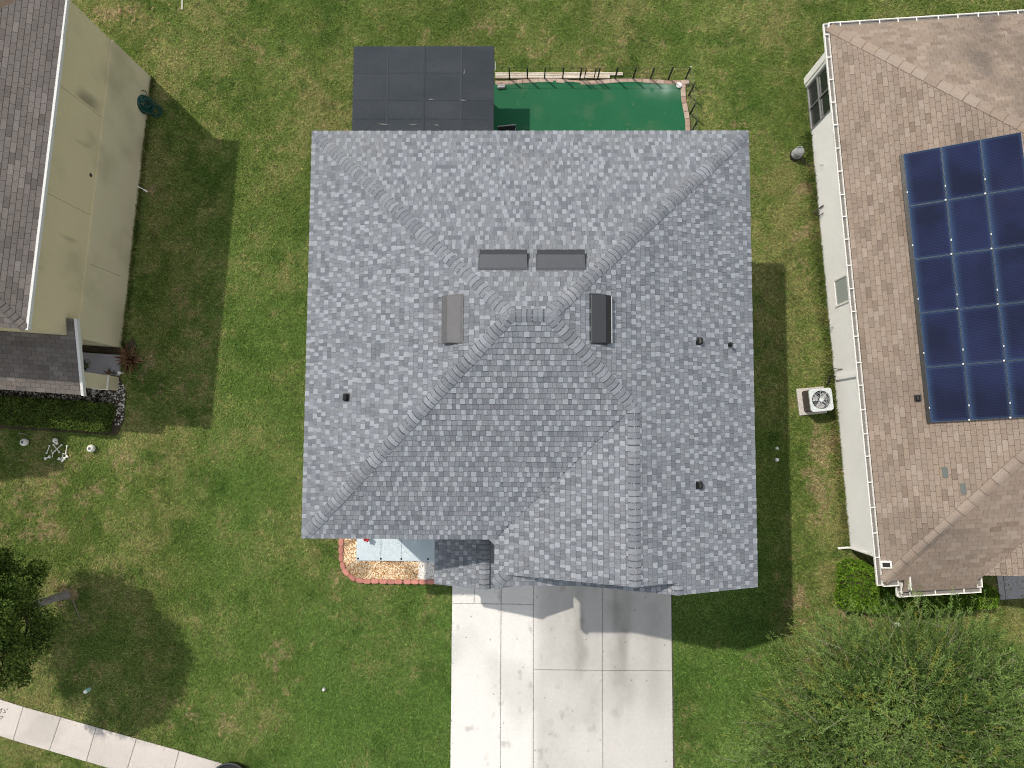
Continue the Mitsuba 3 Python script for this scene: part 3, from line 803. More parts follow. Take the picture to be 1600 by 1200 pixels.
slab(-2.27, -0.64, -14.99, -5.55)
slab(-2.27, -1.535, -5.55, -2.5)
slab(-1.535, -0.64, -5.55, -2.5)
slab(-0.64, 0.435, -5.55, -2.5)
slab(-0.64, 0.435, -14.99, -5.55)
slab(0.435, 2.70, -7.66, -2.5)
slab(2.70, 4.98, -7.66, -2.5)
slab(0.435, 2.70, -14.99, -7.66)
slab(2.70, 4.98, -14.99, -7.66)

top_ = [(-19.5, -8.1), (-18.3, -8.45), (-16.41, -9.0), (-15.14, -9.32), (-13.95, -9.63), (-12.6, -9.98), (-11.17, -10.35), (-9.75, -10.74), (-8.3, -11.2)]
bot_ = [(-19.9, -9.1), (-18.6, -9.5), (-16.69, -10.08), (-15.47, -10.4), (-14.23, -10.73), (-12.9, -11.08), (-11.45, -11.45), (-10.05, -11.85), (-8.6, -12.3)]
wk = put("sidewalk", MB().mesh(extr(Polygon(top_ + bot_[::-1]), -0.05, 0.008)), "m_joint", kind="structure")
for i in range(len(top_) - 1):
    q = Polygon([top_[i], top_[i + 1], bot_[i + 1], bot_[i]]).buffer(-0.008, join_style=2)
    put("slab", MB().poly(list(q.exterior.coords)[:-1], 0.0, 0.035, c=0.006, tone=(rng.random(), 0)), "m_walk", wk)
# faint scrawled marks on the first slab
sc = MB()
for st in ([(-17.22, -9.15), (-17.1, -9.05), (-17.16, -9.22)], [(-17.05, -9.08), (-16.98, -9.18), (-17.08, -9.2)], [(-17.2, -9.32), (-17.05, -9.3), (-17.12, -9.4), (-17.24, -9.38)], [(-16.95, -9.06), (-16.9, -9.12)], [(-17.24, -9.5), (-17.15, -9.45), (-17.2, -9.56)]):
    for a, b in zip(st[:-1], st[1:]):
        d = unit(np.subtract(b, a)) * 0.001
        n_ = np.array([-d[1], d[0]]) * 11
        sc.poly([np.array(a) + n_, np.array(a) - n_, np.array(b) - n_, np.array(b) + n_], 0.03, 0.0385)
put("scrawl", sc, "m_chalk", wk, "dark scrawled marks on the concrete")
tub = thing("garden_tub", "low round black tub at the bottom edge of the photo beside the sidewalk", "tub")
put("body", MB().lathe([(0.56, 0.0), (0.63, 0.31), (0.6, 0.318), (0.55, 0.24), (0.3, 0.2), (0.0, 0.2)], (-9.39, -11.24, 0), 40), "m_black", tub)
put("rim", MB().lathe([(0.63, 0.312), (0.66, 0.318), (0.66, 0.345), (0.63, 0.352), (0.605, 0.34)], (-9.39, -11.24, 0), 40), "m_dark_metal", tub)

# ================================================================ RIGHT HOUSE (local frame a, b)
TH = 0.0647
FR = frame(TH)
fr3 = lambda v: FR(v)
rh = thing("tan_shingle_house", "white single storey house with a tan shingle roof and white gutters at the right edge", "house")
AE, BN, BS, ZE2, M2, AR = 10.315, 12.05, -4.87, 2.72, 0.4166, 16.2
hw = AR - AE
RR = Roof(0.143, "tab3", fr3)
n2N, n2W, n2S = unit((0, M2, 1)), unit((-M2, 0, 1)), unit((0, -M2, 1))
RR.plane([(AE, BN), (AE, BS), (AR, BS + hw), (AR, BN - hw)], (1, 0), (AE, 0), ZE2, M2, 31)
RR.plane([(AR + hw, BN), (AE, BN), (AR, BN - hw)], (0, -1), (0, BN), ZE2, M2, 32)
BB = -5.24
RR.plane([(AE, BS), (10.93, BS), (10.93, BB), (13.1, BB), (13.1, BS), (13.25, BS), (16.2, BS + 2.95), (AR, BS + hw)], (0, 1), (0, BS), ZE2, M2, 33)
RR.plane([(13.25, BS), (16.2, BS), (16.2, BS + 2.95)], (1, 0), (13.25, 0), ZE2, M2, 34)
RR.plane([(AR + hw, BS), (AR + hw, BN), (AR, BN - hw), (AR, BS + hw)], (-1, 0), (AR + hw, 0), ZE2, M2, 35) if False else None
hN = (AR, BN - hw, ZE2 + M2 * hw)
hS = (AR, BS + hw, ZE2 + M2 * hw)
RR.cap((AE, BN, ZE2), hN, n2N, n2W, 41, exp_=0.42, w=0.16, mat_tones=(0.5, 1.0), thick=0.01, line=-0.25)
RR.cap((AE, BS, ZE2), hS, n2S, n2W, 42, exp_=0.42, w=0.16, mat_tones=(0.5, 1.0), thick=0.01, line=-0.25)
RR.emit(rh, "m_shingle_tan", "m_deck_tan")
# east slope, out of view, closes the roof
put("roof_back", MB().add(FR(np.array([(AR + hw, BS, ZE2), (AR + hw, BN, ZE2), (AR, BN - hw, ZE2 + M2 * hw), (AR, BS + hw, ZE2 + M2 * hw), (AR, BS, ZE2 - 0.01)])), [[0, 1, 2], [0, 2, 3], [0, 3, 4]]), "m_deck_tan", rh)
AW = 10.63
wl = MB()
LB0, LB1 = 9.85, 11.55            # the screened corner opening
wl.box(AW, 21.6, BS + 0.5, LB0, -0.1, ZE2 - 0.05, fr=fr3)
wl.box(12.9, 21.6, LB0, LB1, -0.1, ZE2 - 0.05, fr=fr3)
put("wall", wl, "m_wall_white", rh)
put("eave", MB().box(AE + 0.02, 21.9, BS + 0.02, BN - 0.02, ZE2 - 0.17, ZE2 - 0.052, fr=fr3).box(10.95, 13.08, BB + 0.02, BS + 0.018, ZE2 - 0.32, ZE2 - 0.21, fr=fr3), "m_white", rh)
# screened corner
put("corner_column", MB().box(AW - 0.06, AW + 0.2, LB1, LB1 + 0.24, 0.0, ZE2 - 0.18, fr=fr3).box(AW - 0.03, AW + 0.15, LB1 - 0.1, LB1 - 0.012, 0.0, ZE2 - 0.18, fr=fr3), "m_white", rh)
put("lanai_floor", MB().box(AW + 0.02, 12.9, LB0, LB1, 0.0, 0.06, fr=fr3), "m_porch_grey", rh)
sf = put("screen_frame", MB().box(AW - 0.02, AW + 0.02, LB0 + 0.002, LB1 - 0.1, 0.06, 0.11, fr=fr3).box(AW - 0.02, AW + 0.02, LB0 + 0.002, LB1 - 0.1, 0.85, 0.9, fr=fr3)
         .box(AW - 0.02, AW + 0.02, LB0 + 0.002, LB1 - 0.1, 2.3, 2.4, fr=fr3), "m_grey_metal", rh)
for b in (LB0 + 0.05, LB0 + 0.78, LB1 - 0.15):
    put("mullion", MB().box(AW - 0.015, AW + 0.025, b - 0.02, b + 0.02, 0.112, 2.298, fr=fr3), "m_grey_metal", sf)
put("screen_panel", MB().box(AW + 0.035, AW + 0.04, LB0 + 0.08, LB1 - 0.18, 0.92, 2.28, fr=fr3), "m_glass", sf)
put("kick_panel", MB().box(AW + 0.03, AW + 0.04, LB0 + 0.08, LB1 - 0.18, 0.112, 0.848, fr=fr3), "m_dark_metal", sf)
# gutters
def gutter(p0, p1, z, w=0.165, side=1, brackets=True, spacing=0.74, h=0.08):
    """Open trough along p0 -> p1 (local a, b); w reaches to the left of the direction when side is 1."""
    p0, p1 = np.array(p0, float), np.array(p1, float)
    L = np.linalg.norm(p1 - p0)
    d = (p1 - p0) / L
    q = np.array([-d[1], d[0]]) * side
    g = lambda v: FR(np.stack([p0[0] + v[..., 0] * d[0] + v[..., 1] * q[0], p0[1] + v[..., 0] * d[1] + v[..., 1] * q[1], v[..., 2] + z], -1))
    k = put("gutter", MB().box(0, L, w - 0.026, w, -h, 0.0, fr=g).box(0, L, 0.0, 0.02, -h, -0.004, fr=g).box(-0.0, 0.02, 0.0, w - 0.027, -h, -0.003, fr=g).box(L - 0.02, L, 0.0, w - 0.03, -h, -0.003, fr=g), "m_white", rh)
    put("trough", MB().box(0.021, L - 0.021, 0.021, w - 0.027, -h, -h + 0.02, fr=g), "m_gutter_floor", k)
    if brackets:
        s = 0.35
        while s < L - 0.2:
            put("bracket", MB().box(s - 0.016, s + 0.016, 0.0, w - 0.002, -0.002, 0.012, fr=g), "m_white", k)
            s += spacing + rng.normal(0, 0.04)


gutter((AE - 0.005, BN + 0.13), (AE - 0.005, BS - 0.13), ZE2 - 0.03, side=-1)
gutter((AE + 0.002, BN + 0.003), (21.8, BN + 0.003), ZE2 - 0.03, side=1, spacing=0.62)
gutter((AE + 0.002, BS - 0.003), (10.79, BS - 0.003), ZE2 - 0.03, side=-1, brackets=False)
gutter((10.925, BS - 0.002), (10.925, BB - 0.135), ZE2 - 0.17, side=-1, brackets=False)
gutter((10.8, BB - 0.003), (13.25, BB - 0.003), ZE2 - 0.19, side=-1, spacing=0.8)
gutter((13.11, BS + 0.12), (13.11, BB - 0.0), ZE2 - 0.14, side=1, brackets=False)
put("diverter", MB().box(11.06, 11.09, BS - 0.3, BS + 0.1, ZE2 - 0.1, ZE2 + 0.06, fr=fr3), "m_white", rh)
ds = MB()
ds.tube(FR(np.array([(AW - 0.05, BS + 0.56, 2.5), (AW - 0.05, BS + 0.56, 0.18), (AW - 0.14, BS + 0.55, 0.08), (AW - 0.4, BS + 0.54, 0.05)])), 0.04, 8)
put("downspout", ds, "m_white", rh)
# side window
wn = put("window", MB().box(AW - 0.045, AW - 0.003, 3.6, 4.5, 0.72, 0.78, fr=fr3).box(AW - 0.04, AW - 0.003, 3.6, 3.66, 0.782, 2.1, fr=fr3).box(AW - 0.04, AW - 0.003, 4.44, 4.5, 0.782, 2.1, fr=fr3), "m_white", rh)
put("pane", MB().box(AW - 0.012, AW - 0.004, 3.662, 4.438, 0.782, 2.1, fr=fr3), "m_pane", wn)
# wall pipes
put("conduit", MB().tube(FR(np.array([(AW - 0.03, 7.1, 0.5), (AW - 0.03, 7.1, 0.3), (AW - 0.1, 7.05, 0.22), (AW - 0.16, 6.95, 0.05)])), 0.022).tube(FR(np.array([(AW - 0.03, 6.85, 0.45), (AW - 0.05, 6.85, 0.2), (AW - 0.18, 7.1, 0.0)])), 0.018), "m_bronze", rh)
put("faucet", MB().tube(FR(np.array([(AW - 0.0, 8.4, 0.75), (AW - 0.09, 8.4, 0.75), (AW - 0.1, 8.4, 0.68)])), 0.016), "m_grey_metal", rh)
put("hose_bib", MB().tube(FR(np.array([(AW, 3.0, 0.35), (AW - 0.12, 3.0, 0.33), (AW - 0.13, 2.98, 0.25)])), 0.018), "m_grey_metal", rh)
put("line_cover", MB().box(AW - 0.07, AW - 0.003, 1.22, 1.34, 0.3, 2.0, fr=fr3), "m_wall_white", rh)
ln = MB()
ln.tube(FR(np.array([(AW - 0.05, 1.32, 0.32), (AW - 0.14, 1.4, 0.2), (AW - 0.2, 1.3, 0.12), (AW - 0.28, 1.1, 0.12)])), 0.025)
put("refrigerant_line", ln, "m_black", rh)
put("cable", MB().tube(FR(np.array([(AW - 0.02, 1.55, 0.75), (AW - 0.03, 1.56, 0.5), (AW - 0.1, 1.62, 0.3), (AW - 0.16, 1.55, 0.1)])), 0.012), "m_bronze", rh)
# on the roof
zw2 = lambda a: ZE2 + M2 * (a - AE)
stub(rh, 11.56, 0.4, zw2(11.56), (1, 0), M2, fr=fr3)
for a, b, l in ((12.02, -1.76, "grey green patch shingle, upper one"), (12.39, -2.24, "grey green patch shingle, lower one")):
    f = slope_frame(a, b, zw2(a), (1, 0), M2)
    put("patch_shingle", MB().cham(-0.15, 0.15, -0.07, 0.07, 0.0, 0.024, c=0.006, fr=lambda v, f=f: FR(f(v))), "m_slate", rh, l)
f = slope_frame(10.42, -4.38, zw2(10.42), (1, 0), M2)
gk = put("roof_hatch", MB().cham(-0.11, 0.11, -0.15, 0.15, 0.0, 0.09, c=0.012, fr=lambda v: FR(f(v))), "m_white", rh, "small white framed outlet box at the roof corner")
put("grille", MB().box(-0.065, 0.065, -0.1, 0.1, 0.08, 0.094, fr=lambda v: FR(f(v))), "m_black", gk)

# solar panels on the west slope
words_r = ["top row", "second row", "middle row", "fourth row", "bottom row"]
words_c = ["left column", "middle column", "right column at the photo's edge"]
PW, PL, PA, PB = 0.96, 1.586, 11.8, 7.6
k2 = math.sqrt(1 + M2 * M2)
for r_ in range(5):
    for c_ in range(3):
        key = thing("solar_panel", f"dark blue solar panel, {words_r[r_]}, {words_c[c_]}", "solar panel", "solar panels on the tan roof")
        a0 = PA + c_ * (PW + 0.012) / k2
        b1 = PB - r_ * PL
        f0 = slope_frame(a0, b1, zw2(a0), (1, 0), M2)   # x runs along +e = (0,-1): downwards in the photo; y uphill
        g = lambda v, f0=f0: FR(f0(v))
        W, L_, h0, h1, t = PW, PL - 0.012, 0.085, 0.125, 0.006
        put("frame", MB().box(0, L_, 0, t, h0, h1, fr=g).box(0, L_, W - t, W, h0, h1, fr=g).box(0, t, t + 0.0005, W - t - 0.0005, h0, h1 - 0.0005, fr=g).box(L_ - t, L_, t + 0.0005, W - t - 0.0005, h0, h1 - 0.0005, fr=g), "m_panel_frame", key)
        n_ = 2
        v = g(np.array([(t, t, h1 - 0.006), (L_ - t, t, h1 - 0.006), (L_ - t, W - t, h1 - 0.006), (t, W - t, h1 - 0.006)]))
        mb = MB()
        mb.add(v, [[0, 1, 2, 3]], np.array([(0, 1), (0, 0), (1, 0), (1, 1.0)]))
        put("glass", mb, "m_solar", key)
        put("clamp", MB().cham(L_ - 0.03, L_ + 0.01, W - 0.04, W + 0.0, h1 - 0.002, h1 + 0.012, c=0.005, fr=g), "m_white", key)
        put("clamp", MB().cham(L_ * 0.72, L_ * 0.72 + 0.05, -0.012, 0.014, h1 - 0.002, h1 + 0.012, c=0.005, fr=g), "m_white", key)
        put("rail", MB().box(-0.0, L_ + 0.012, 0.2, 0.24, 0.03, 0.083, fr=g).box(-0.0, L_ + 0.012, 0.7, 0.74, 0.03, 0.083, fr=g), "m_dark_metal", key)
        if c_ == 0:
            put("skirt", MB().box(0, L_ + 0.01, -0.1, -0.004, 0.004, 0.115, fr=g), "m_black", key)

# air conditioner
ac = thing("air_conditioner", "white topped air conditioner with a round fan, on a slab beside the white house", "air conditioner")
AF = frame(0.1, 9.79, 1.22, 0)
put("pad", MB().cham(-0.5, 0.42, -0.45, 0.45, 0.0, 0.07, c=0.015, fr=AF), "m_walk", ac)


def rrect(h, r, n=6):
    pts = []
    for cx, cy, a0 in ((h - r, h - r, 0), (-(h - r), h - r, 1), (-(h - r), -(h - r), 2), (h - r, -(h - r), 3)):
        for t in np.linspace(0, math.pi / 2, n):
            pts.append((cx + r * math.cos(a0 * math.pi / 2 + t), cy + r * math.sin(a0 * math.pi / 2 + t)))
    return np.array(pts)


bd = MB()
rr = rrect(0.345, 0.06)
bd.add(AF(np.vstack([np.c_[rr, np.full(len(rr), 0.072)], np.c_[rr, np.full(len(rr), 0.66)]])), [[i, (i + 1) % 24, 24 + (i + 1) % 24, 24 + i] for i in range(24)])
put("body", bd, "m_bronze", ac)
lv = MB()
for i in range(13):
    z = 0.11 + i * 0.042
    q = rrect(0.355, 0.06)
    lv.add(AF(np.vstack([np.c_[q * 0.98, np.full(24, z + 0.012)], np.c_[q, np.full(24, z)], np.c_[q, np.full(24, z + 0.012)]])), [[i_, (i_ + 1) % 24, 24 + (i_ + 1) % 24, 24 + i_] for i_ in range(24)] + [[24 + i_, 24 + (i_ + 1) % 24, 48 + (i_ + 1) % 24, 48 + i_] for i_ in range(24)] + [[48 + i_, 48 + (i_ + 1) % 24, (i_ + 1) % 24, i_] for i_ in range(24)])
put("louvres", lv, "m_bronze", ac)
shp = Polygon(rrect(0.37, 0.1, 8)).difference(shapely.Point(0, 0).buffer(0.302, 32))
sh = extr(shp, 0.655, 0.72)
sh.vertices = AF(sh.vertices)
put("top_cover", MB().mesh(sh), "m_ac_white", ac)
wl_ = MB()
cir = np.array([(0.304 * math.cos(a), 0.304 * math.sin(a)) for a in np.arange(40) * TAU / 40])
wl_.add(AF(np.vstack([np.c_[cir, np.full(40, 0.45)], np.c_[cir, np.full(40, 0.7)]])), [[i, (i + 1) % 40, 40 + (i + 1) % 40, 40 + i] for i in range(40)])
wl_.add(AF(np.vstack([np.c_[cir, np.full(40, 0.45)], [[0, 0, 0.45]]])), [[i, (i + 1) % 40, 40] for i in range(40)])
put("fan_well", wl_, "m_vent_mid", ac)
for i in range(3):
    a = 0.55 + i * TAU / 3
    pts = np.array([(0.06, -0.05, 0.56), (0.27, -0.12, 0.53), (0.288, 0.06, 0.57), (0.22, 0.14, 0.6), (0.06, 0.06, 0.59)])
    ca, sa = math.cos(a), math.sin(a)
    q = np.c_[pts[:, 0] * ca - pts[:, 1] * sa, pts[:, 0] * sa + pts[:, 1] * ca, pts[:, 2]]
    put("fan_blade", MB().add(AF(np.vstack([q, q - [0, 0, 0.006]])), [[0, 1, 2], [0, 2, 3], [0, 3, 4], [7, 6, 5], [8, 7, 5], [9, 8, 5]]), "m_blade_grey", ac)
gd_ = MB()
for i in range(8):
    a = i * TAU / 8 + 0.02
    gd_.tube(AF(np.array([(0.05 * math.cos(a), 0.05 * math.sin(a), 0.735), (0.312 * math.cos(a), 0.312 * math.sin(a), 0.722)])), 0.006, 5)
for r_ in (0.12, 0.17, 0.22, 0.26):
    gd_.tube(AF(np.array([(r_ * math.cos(t), r_ * math.sin(t), 0.728) for t in np.linspace(0, TAU, 33)])), 0.003, 4)
put("guard", gd_, "m_ac_white", ac)
put("hub", MB().lathe([(0.075, 0.725), (0.07, 0.745), (0.03, 0.75), (0.0, 0.75)], AF(np.zeros((1, 3)))[0], 20), "m_ac_white", ac)

# ribbed well pump
pm = thing("well_pump", "grey ribbed canister with a black base on the grass beside the white house", "pump")
put("base", MB().lathe([(0.2, 0.0), (0.2, 0.1), (0.15, 0.14), (0.0, 0.14)], (9.42, 9.68, 0), 20), "m_black", pm)
prof = [(0.13, 0.12)]
for i in range(6):
    prof += [(0.185 - i * 0.006, 0.14 + i * 0.05), (0.185 - i * 0.006, 0.165 + i * 0.05), (0.15 - i * 0.006, 0.172 + i * 0.05), (0.15 - i * 0.006, 0.184 + i * 0.05)]
prof += [(0.11, 0.46), (0.0, 0.47)]
put("canister", MB().lathe(prof, (9.42, 9.69, 0), 24), "m_grey_metal", pm)
put("bracket", MB().box(-0.09, 0.09, -0.012, 0.012, 0.465, 0.5, fr=frame(0.05, 9.4, 9.8, 0)), "m_silver", pm)
put("pipe", MB().tube([(9.55, 9.6, 0.1), (9.75, 9.4, 0.05), (9.95, 9.3, 0.04), (10.1, 9.28, 0.06)], 0.025), "m_bronze", pm)

# concrete walk of the white house, right edge
gw = put("garage_walk", MB().mesh(extr(Polygon(FR(np.c_[np.array([(15.35, -3.6), (19.5, -3.6), (19.5, -6.3), (15.35, -6.3)]), np.zeros(4)])[:, :2]), -0.05, 0.005)), "m_joint", kind="structure")
for a0, a1, b0, b1 in ((15.35, 15.55, -6.3, -3.6), (15.56, 17.5, -6.3, -3.6), (17.51, 19.5, -6.3, -3.6)):
    put("slab", MB().cham(a0 + 0.005, a1 - 0.005, b0, b1, 0.0, 0.03, c=0.005, fr=fr3), "m_porch_grey", gw)

# ================================================================ LEFT HOUSE (local frame)
TL = -0.066
FL = frame(TL)
lh = thing("beige_house", "beige two storey stucco house with a brown grey shingle roof at the left edge", "house")
LA, LB, LT = -13.84, 2.04, 11.62
ZE3, M3 = 5.1, 0.4
RL = Roof(0.143, "tab3", FL)
AEE, BSS, BNN = -13.58, 1.93, 11.93
n3E, n3S = unit((M3, 0, 1)), unit((0, -M3, 1))
hl = 5.05
RL.plane([(AEE, BSS), (AEE, BNN), (AEE - hl, BNN - hl), (AEE - hl, BSS + hl)], (-1, 0), (AEE, 0), ZE3, M3, 51)
RL.plane([(AEE - 12, BSS), (AEE, BSS), (AEE - hl, BSS + hl), (AEE - 12, BSS + hl)], (0, 1), (0, BSS), ZE3, M3, 52)
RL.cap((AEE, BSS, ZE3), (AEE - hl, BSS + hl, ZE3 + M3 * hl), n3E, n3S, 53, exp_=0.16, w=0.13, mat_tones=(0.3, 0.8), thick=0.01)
# porch roof
PE, PB0, PB1, PZ, PM = -13.6, 0.3, 2.55, 2.32, 0.34
RL.plane([(-20.5, PB0), (PE, PB0), (PE, PB1), (LA + 0.004, PB1), (LA + 0.004, LB - 0.004), (-20.5, LB - 0.004)], (0, 1), (0, PB0), PZ, PM, 54)
RL.emit(lh, "m_shingle_brown", "m_deck_tan")
put("roof_back", MB().add(FL(np.array([(AEE, BNN, ZE3), (AEE - 12, BNN, ZE3), (AEE - 12, BNN - hl, ZE3 + M3 * hl), (AEE - hl, BNN - hl, ZE3 + M3 * hl)])), [[0, 1, 2, 3]]), "m_deck_tan", lh)
# wall in two storeys, the upper one set 12 mm back behind a ledge
put("wall", MB().box(-26, LA - 0.0, LB, LT, -0.1, 2.42, fr=FL), "m_beige", lh, "lower storey wall")
put("wall", MB().box(-26, LA - 0.03, LB + 0.01, LT - 0.02, 2.42, ZE3 - 0.02, fr=FL), "m_beige", lh, "upper storey wall")
for b, z0, z1, a in ((9.05, 2.45, 4.9, LA - 0.03), (5.9, 2.45, 4.9, LA - 0.03), (4.4, 0.4, 2.4, LA)):
    put("wall_joint", MB().box(a - 0.006, a + 0.003, b - 0.008, b + 0.008, z0, z1, fr=FL), "m_beige_joint", lh)
put("wall_vent", MB().box(LA - 0.04, LA - 0.02, 7.05, 7.15, 2.62, 2.74, fr=FL), "m_bronze", lh)
put("eave", MB().box(-26, AEE - 0.01, BSS + 0.02, BNN - 0.02, ZE3 - 0.16, ZE3 - 0.03, fr=FL), "m_white", lh)
put("gutter", MB().box(AEE - 0.004, AEE + 0.075, BSS - 0.02, 10.1, ZE3 - 0.1, ZE3 + 0.012, fr=FL).box(AEE - 0.004, AEE + 0.06, 10.102, BNN, ZE3 - 0.1, ZE3 + 0.006, fr=FL), "m_trim", lh)
rk = MB()
for b0, b1 in ((PB0 - 0.03, PB1),):
    v = []
    for b in (b0, b1):
        z = PZ + PM * (b - PB0)
        v += [(PE, b, z - 0.12), (PE + 0.085, b, z - 0.12), (PE + 0.085, b, z + 0.02), (PE, b, z + 0.02)]
    rk.add(FL(np.array(v)), [[0, 1, 2, 3], [7, 6, 5, 4], [0, 4, 5, 1], [1, 5, 6, 2], [2, 6, 7, 3], [3, 7, 4, 0]])
put("rake_trim", rk, "m_trim", lh)
put("porch_column", MB().box(-14.27, -13.82, 0.56, 1.03, 0.0, 2.2, fr=FL).box(-14.28, -13.81, 0.55, 1.04, 0.6, 0.62, fr=FL), "m_beige", lh)
put("column_band", MB().box(-14.29, -13.8, 0.54, 1.05, 0.622, 0.68, fr=FL), "m_white", lh)
put("porch_beam", MB().box(-20, -13.82, 0.56, 1.03, 2.202, 2.32, fr=FL).box(-14.3, -13.82, 1.032, LB - 0.002, 2.2, 2.5, fr=FL), "m_beige", lh)
put("porch_floor", MB().cham(-19, -13.81, 1.06, 1.78, 0.0, 0.1, c=0.01, fr=FL), "m_porch_grey", lh)
# far front gable of the same house; stands left of the frame
gw_ = MB()
gw_.box(-26, -18.75, -0.2, 2.04, 0.0, 4.95, fr=FL)
put("front_wing", gw_, "m_beige", lh)
rf = np.array([(-18.35, 1.35 - 1.2, 5.1), (-18.35, 4.5, 5.1), (-22.35, 4.5, 6.7), (-22.35, 0.15, 6.7), (-26.35, 0.15, 5.1), (-26.35, 4.5, 5.1)])
put("wing_roof", MB().add(FL(np.vstack([rf, rf - [0, 0, 0.08]])), [[0, 1, 2, 3], [3, 2, 5, 4], [9, 8, 7, 6], [10, 11, 8, 9], [0, 3, 9, 6], [3, 4, 10, 9]]), "m_shingle_brown", lh)

# hose reel on the wall, faucet, drain pipe
hr = thing("garden_hose", "coiled dark teal garden hose hanging on the beige wall", "hose")
hz = np.random.default_rng(17)
hm = MB()
hc = FL(np.array([[LA + 0.1, 10.5, 0.42]]))[0]
for i in range(24):
    t = np.linspace(0, TAU, 22)
    r0 = 0.24 + hz.normal(0, 0.03) if i < 12 else hz.uniform(0.07, 0.22)
    tilt = hz.normal(0, 0.06)
    hm.tube(np.c_[hc[0] + hz.normal(0, 0.06) + 0.1 * np.cos(t + 1) + tilt * np.sin(t), hc[1] + hz.normal(0, 0.03) + r0 * np.cos(t), hc[2] + hz.normal(0, 0.03) + r0 * np.sin(t) * 1.15], 0.014, 5)
t = np.linspace(0, 3.2 * TAU, 50)
hm.tube(np.c_[hc[0] + 0.12 + 0.16 * np.cos(t) + 0.01 * t, hc[1] - 0.12 + 0.2 * np.sin(t), 0.03 + 0.004 * t], 0.014, 5)
put("coil", hm, "m_hose", hr)
put("hanger", MB().box(LA - 0.002, LA + 0.16, 10.42, 10.58, 0.62, 0.7, fr=FL), "m_hose", hr)
put("faucet", MB().tube(FL(np.array([(LA, 10.9, 0.52), (LA + 0.09, 10.9, 0.52), (LA + 0.1, 10.9, 0.44)])), 0.018).tube(FL(np.array([(LA + 0.1, 10.9, 0.44), (LA + 0.12, 10.8, 0.38), (LA + 0.12, 10.7, 0.42)])), 0.011), "m_bronze", lh)
put("drain_pipe", MB().tube(FL(np.array([(LA + 0.0, 7.66, 0.16), (LA + 0.22, 7.56, 0.12)])), 0.016, 8).tube(FL(np.array([(LA + 0.215, 7.562, 0.122), (LA + 0.34, 7.5, 0.1)])), 0.028, 8), "m_white", lh, "short white drain pipe out of the wall")
put("path_light", MB().lathe([(0.02, 0.0), (0.02, 0.2), (0.06, 0.21), (0.055, 0.26), (0.0, 0.28)], (-13.6, 2.07, 0), 12), "m_white", None, "small round white path light beside the beige porch", "path light")


# ================================================================ PLANTS
def leaves(P, D, N, L, W, tone):
    P, D, N = (np.asarray(q, float) for q in (P, D, N))
    S = np.cross(D, N)
    S /= np.linalg.norm(S, axis=1, keepdims=True) + 1e-9
    U = np.cross(S, D)
    L, W = np.broadcast_to(L, len(P))[:, None], np.broadcast_to(W, len(P))[:, None]
    v = np.stack([P, P + D * L * 0.5 + S * W * 0.5, P + D * L - U * L * 0.12, P + D * L * 0.5 - S * W * 0.5], 1).reshape(-1, 3)
    i = np.arange(len(P)) * 4
    f_ = np.vstack([np.c_[i, i + 1, i + 2], np.c_[i, i + 2, i + 3]])
    return MB().add(v, f_, np.repeat(tone, 4, axis=0))


def rdir(r, n, up=0.0):
    d = r.normal(size=(n, 3))
    d[:, 2] += up
    return d / np.linalg.norm(d, axis=1, keepdims=True)


def merge(*mbs):
    o = MB()
    for m in mbs:
        v, t_ = m.get()
        o.add(v[0], v[1], t_)
    return o


def hedge(fr_, x0, x1, y0, y1, z1, n, seed, size=0.055):
    """Leaves over the top and the sides of a clipped hedge, on a dark twiggy core."""
    r = np.random.default_rng(seed)
    A = [(x1 - x0) * (y1 - y0) * 1.5, (x1 - x0) * z1, (x1 - x0) * z1, (y1 - y0) * z1, (y1 - y0) * z1]
    w = r.choice(5, n, p=np.array(A) / sum(A))
    X, Y, Z = r.uniform(x0, x1, n), r.uniform(y0, y1, n), r.uniform(0.05, z1, n)
    Z = np.where(w == 0, z1, Z)
    Y = np.where(w == 1, y0, np.where(w == 2, y1, Y))
    X = np.where(w == 3, x0, np.where(w == 4, x1, X))
    nn = meshkit.fbm(np.stack([X * 3, Y * 3, Z * 3], -1), 3, seed)
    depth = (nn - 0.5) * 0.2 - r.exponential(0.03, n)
    c = np.array([(x0 + x1) / 2, (y0 + y1) / 2, z1 * 0.4])
    Z = np.where(w == 0, Z + depth, Z)
    X = np.where(w == 3, X - depth, np.where(w == 4, X + depth, X))
    Y = np.where(w == 1, Y - depth, np.where(w == 2, Y + depth, Y))
    P = fr_(np.stack([X, Y, Z], -1))
    nrm = np.array([(0, 0, 1), (0, -1, 0), (0, 1, 0), (-1, 0, 0), (1, 0, 0)])[w]
    D = rdir(r, n) + nrm * 0.5
    D /= np.linalg.norm(D, axis=1, keepdims=True)
    N = rdir(r, n) * 0.7 + nrm
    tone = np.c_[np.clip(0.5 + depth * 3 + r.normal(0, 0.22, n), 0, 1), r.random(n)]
    return leaves(P, D, N, r.uniform(0.7, 1.3, n) * size, r.uniform(0.45, 0.7, n) * size, tone)


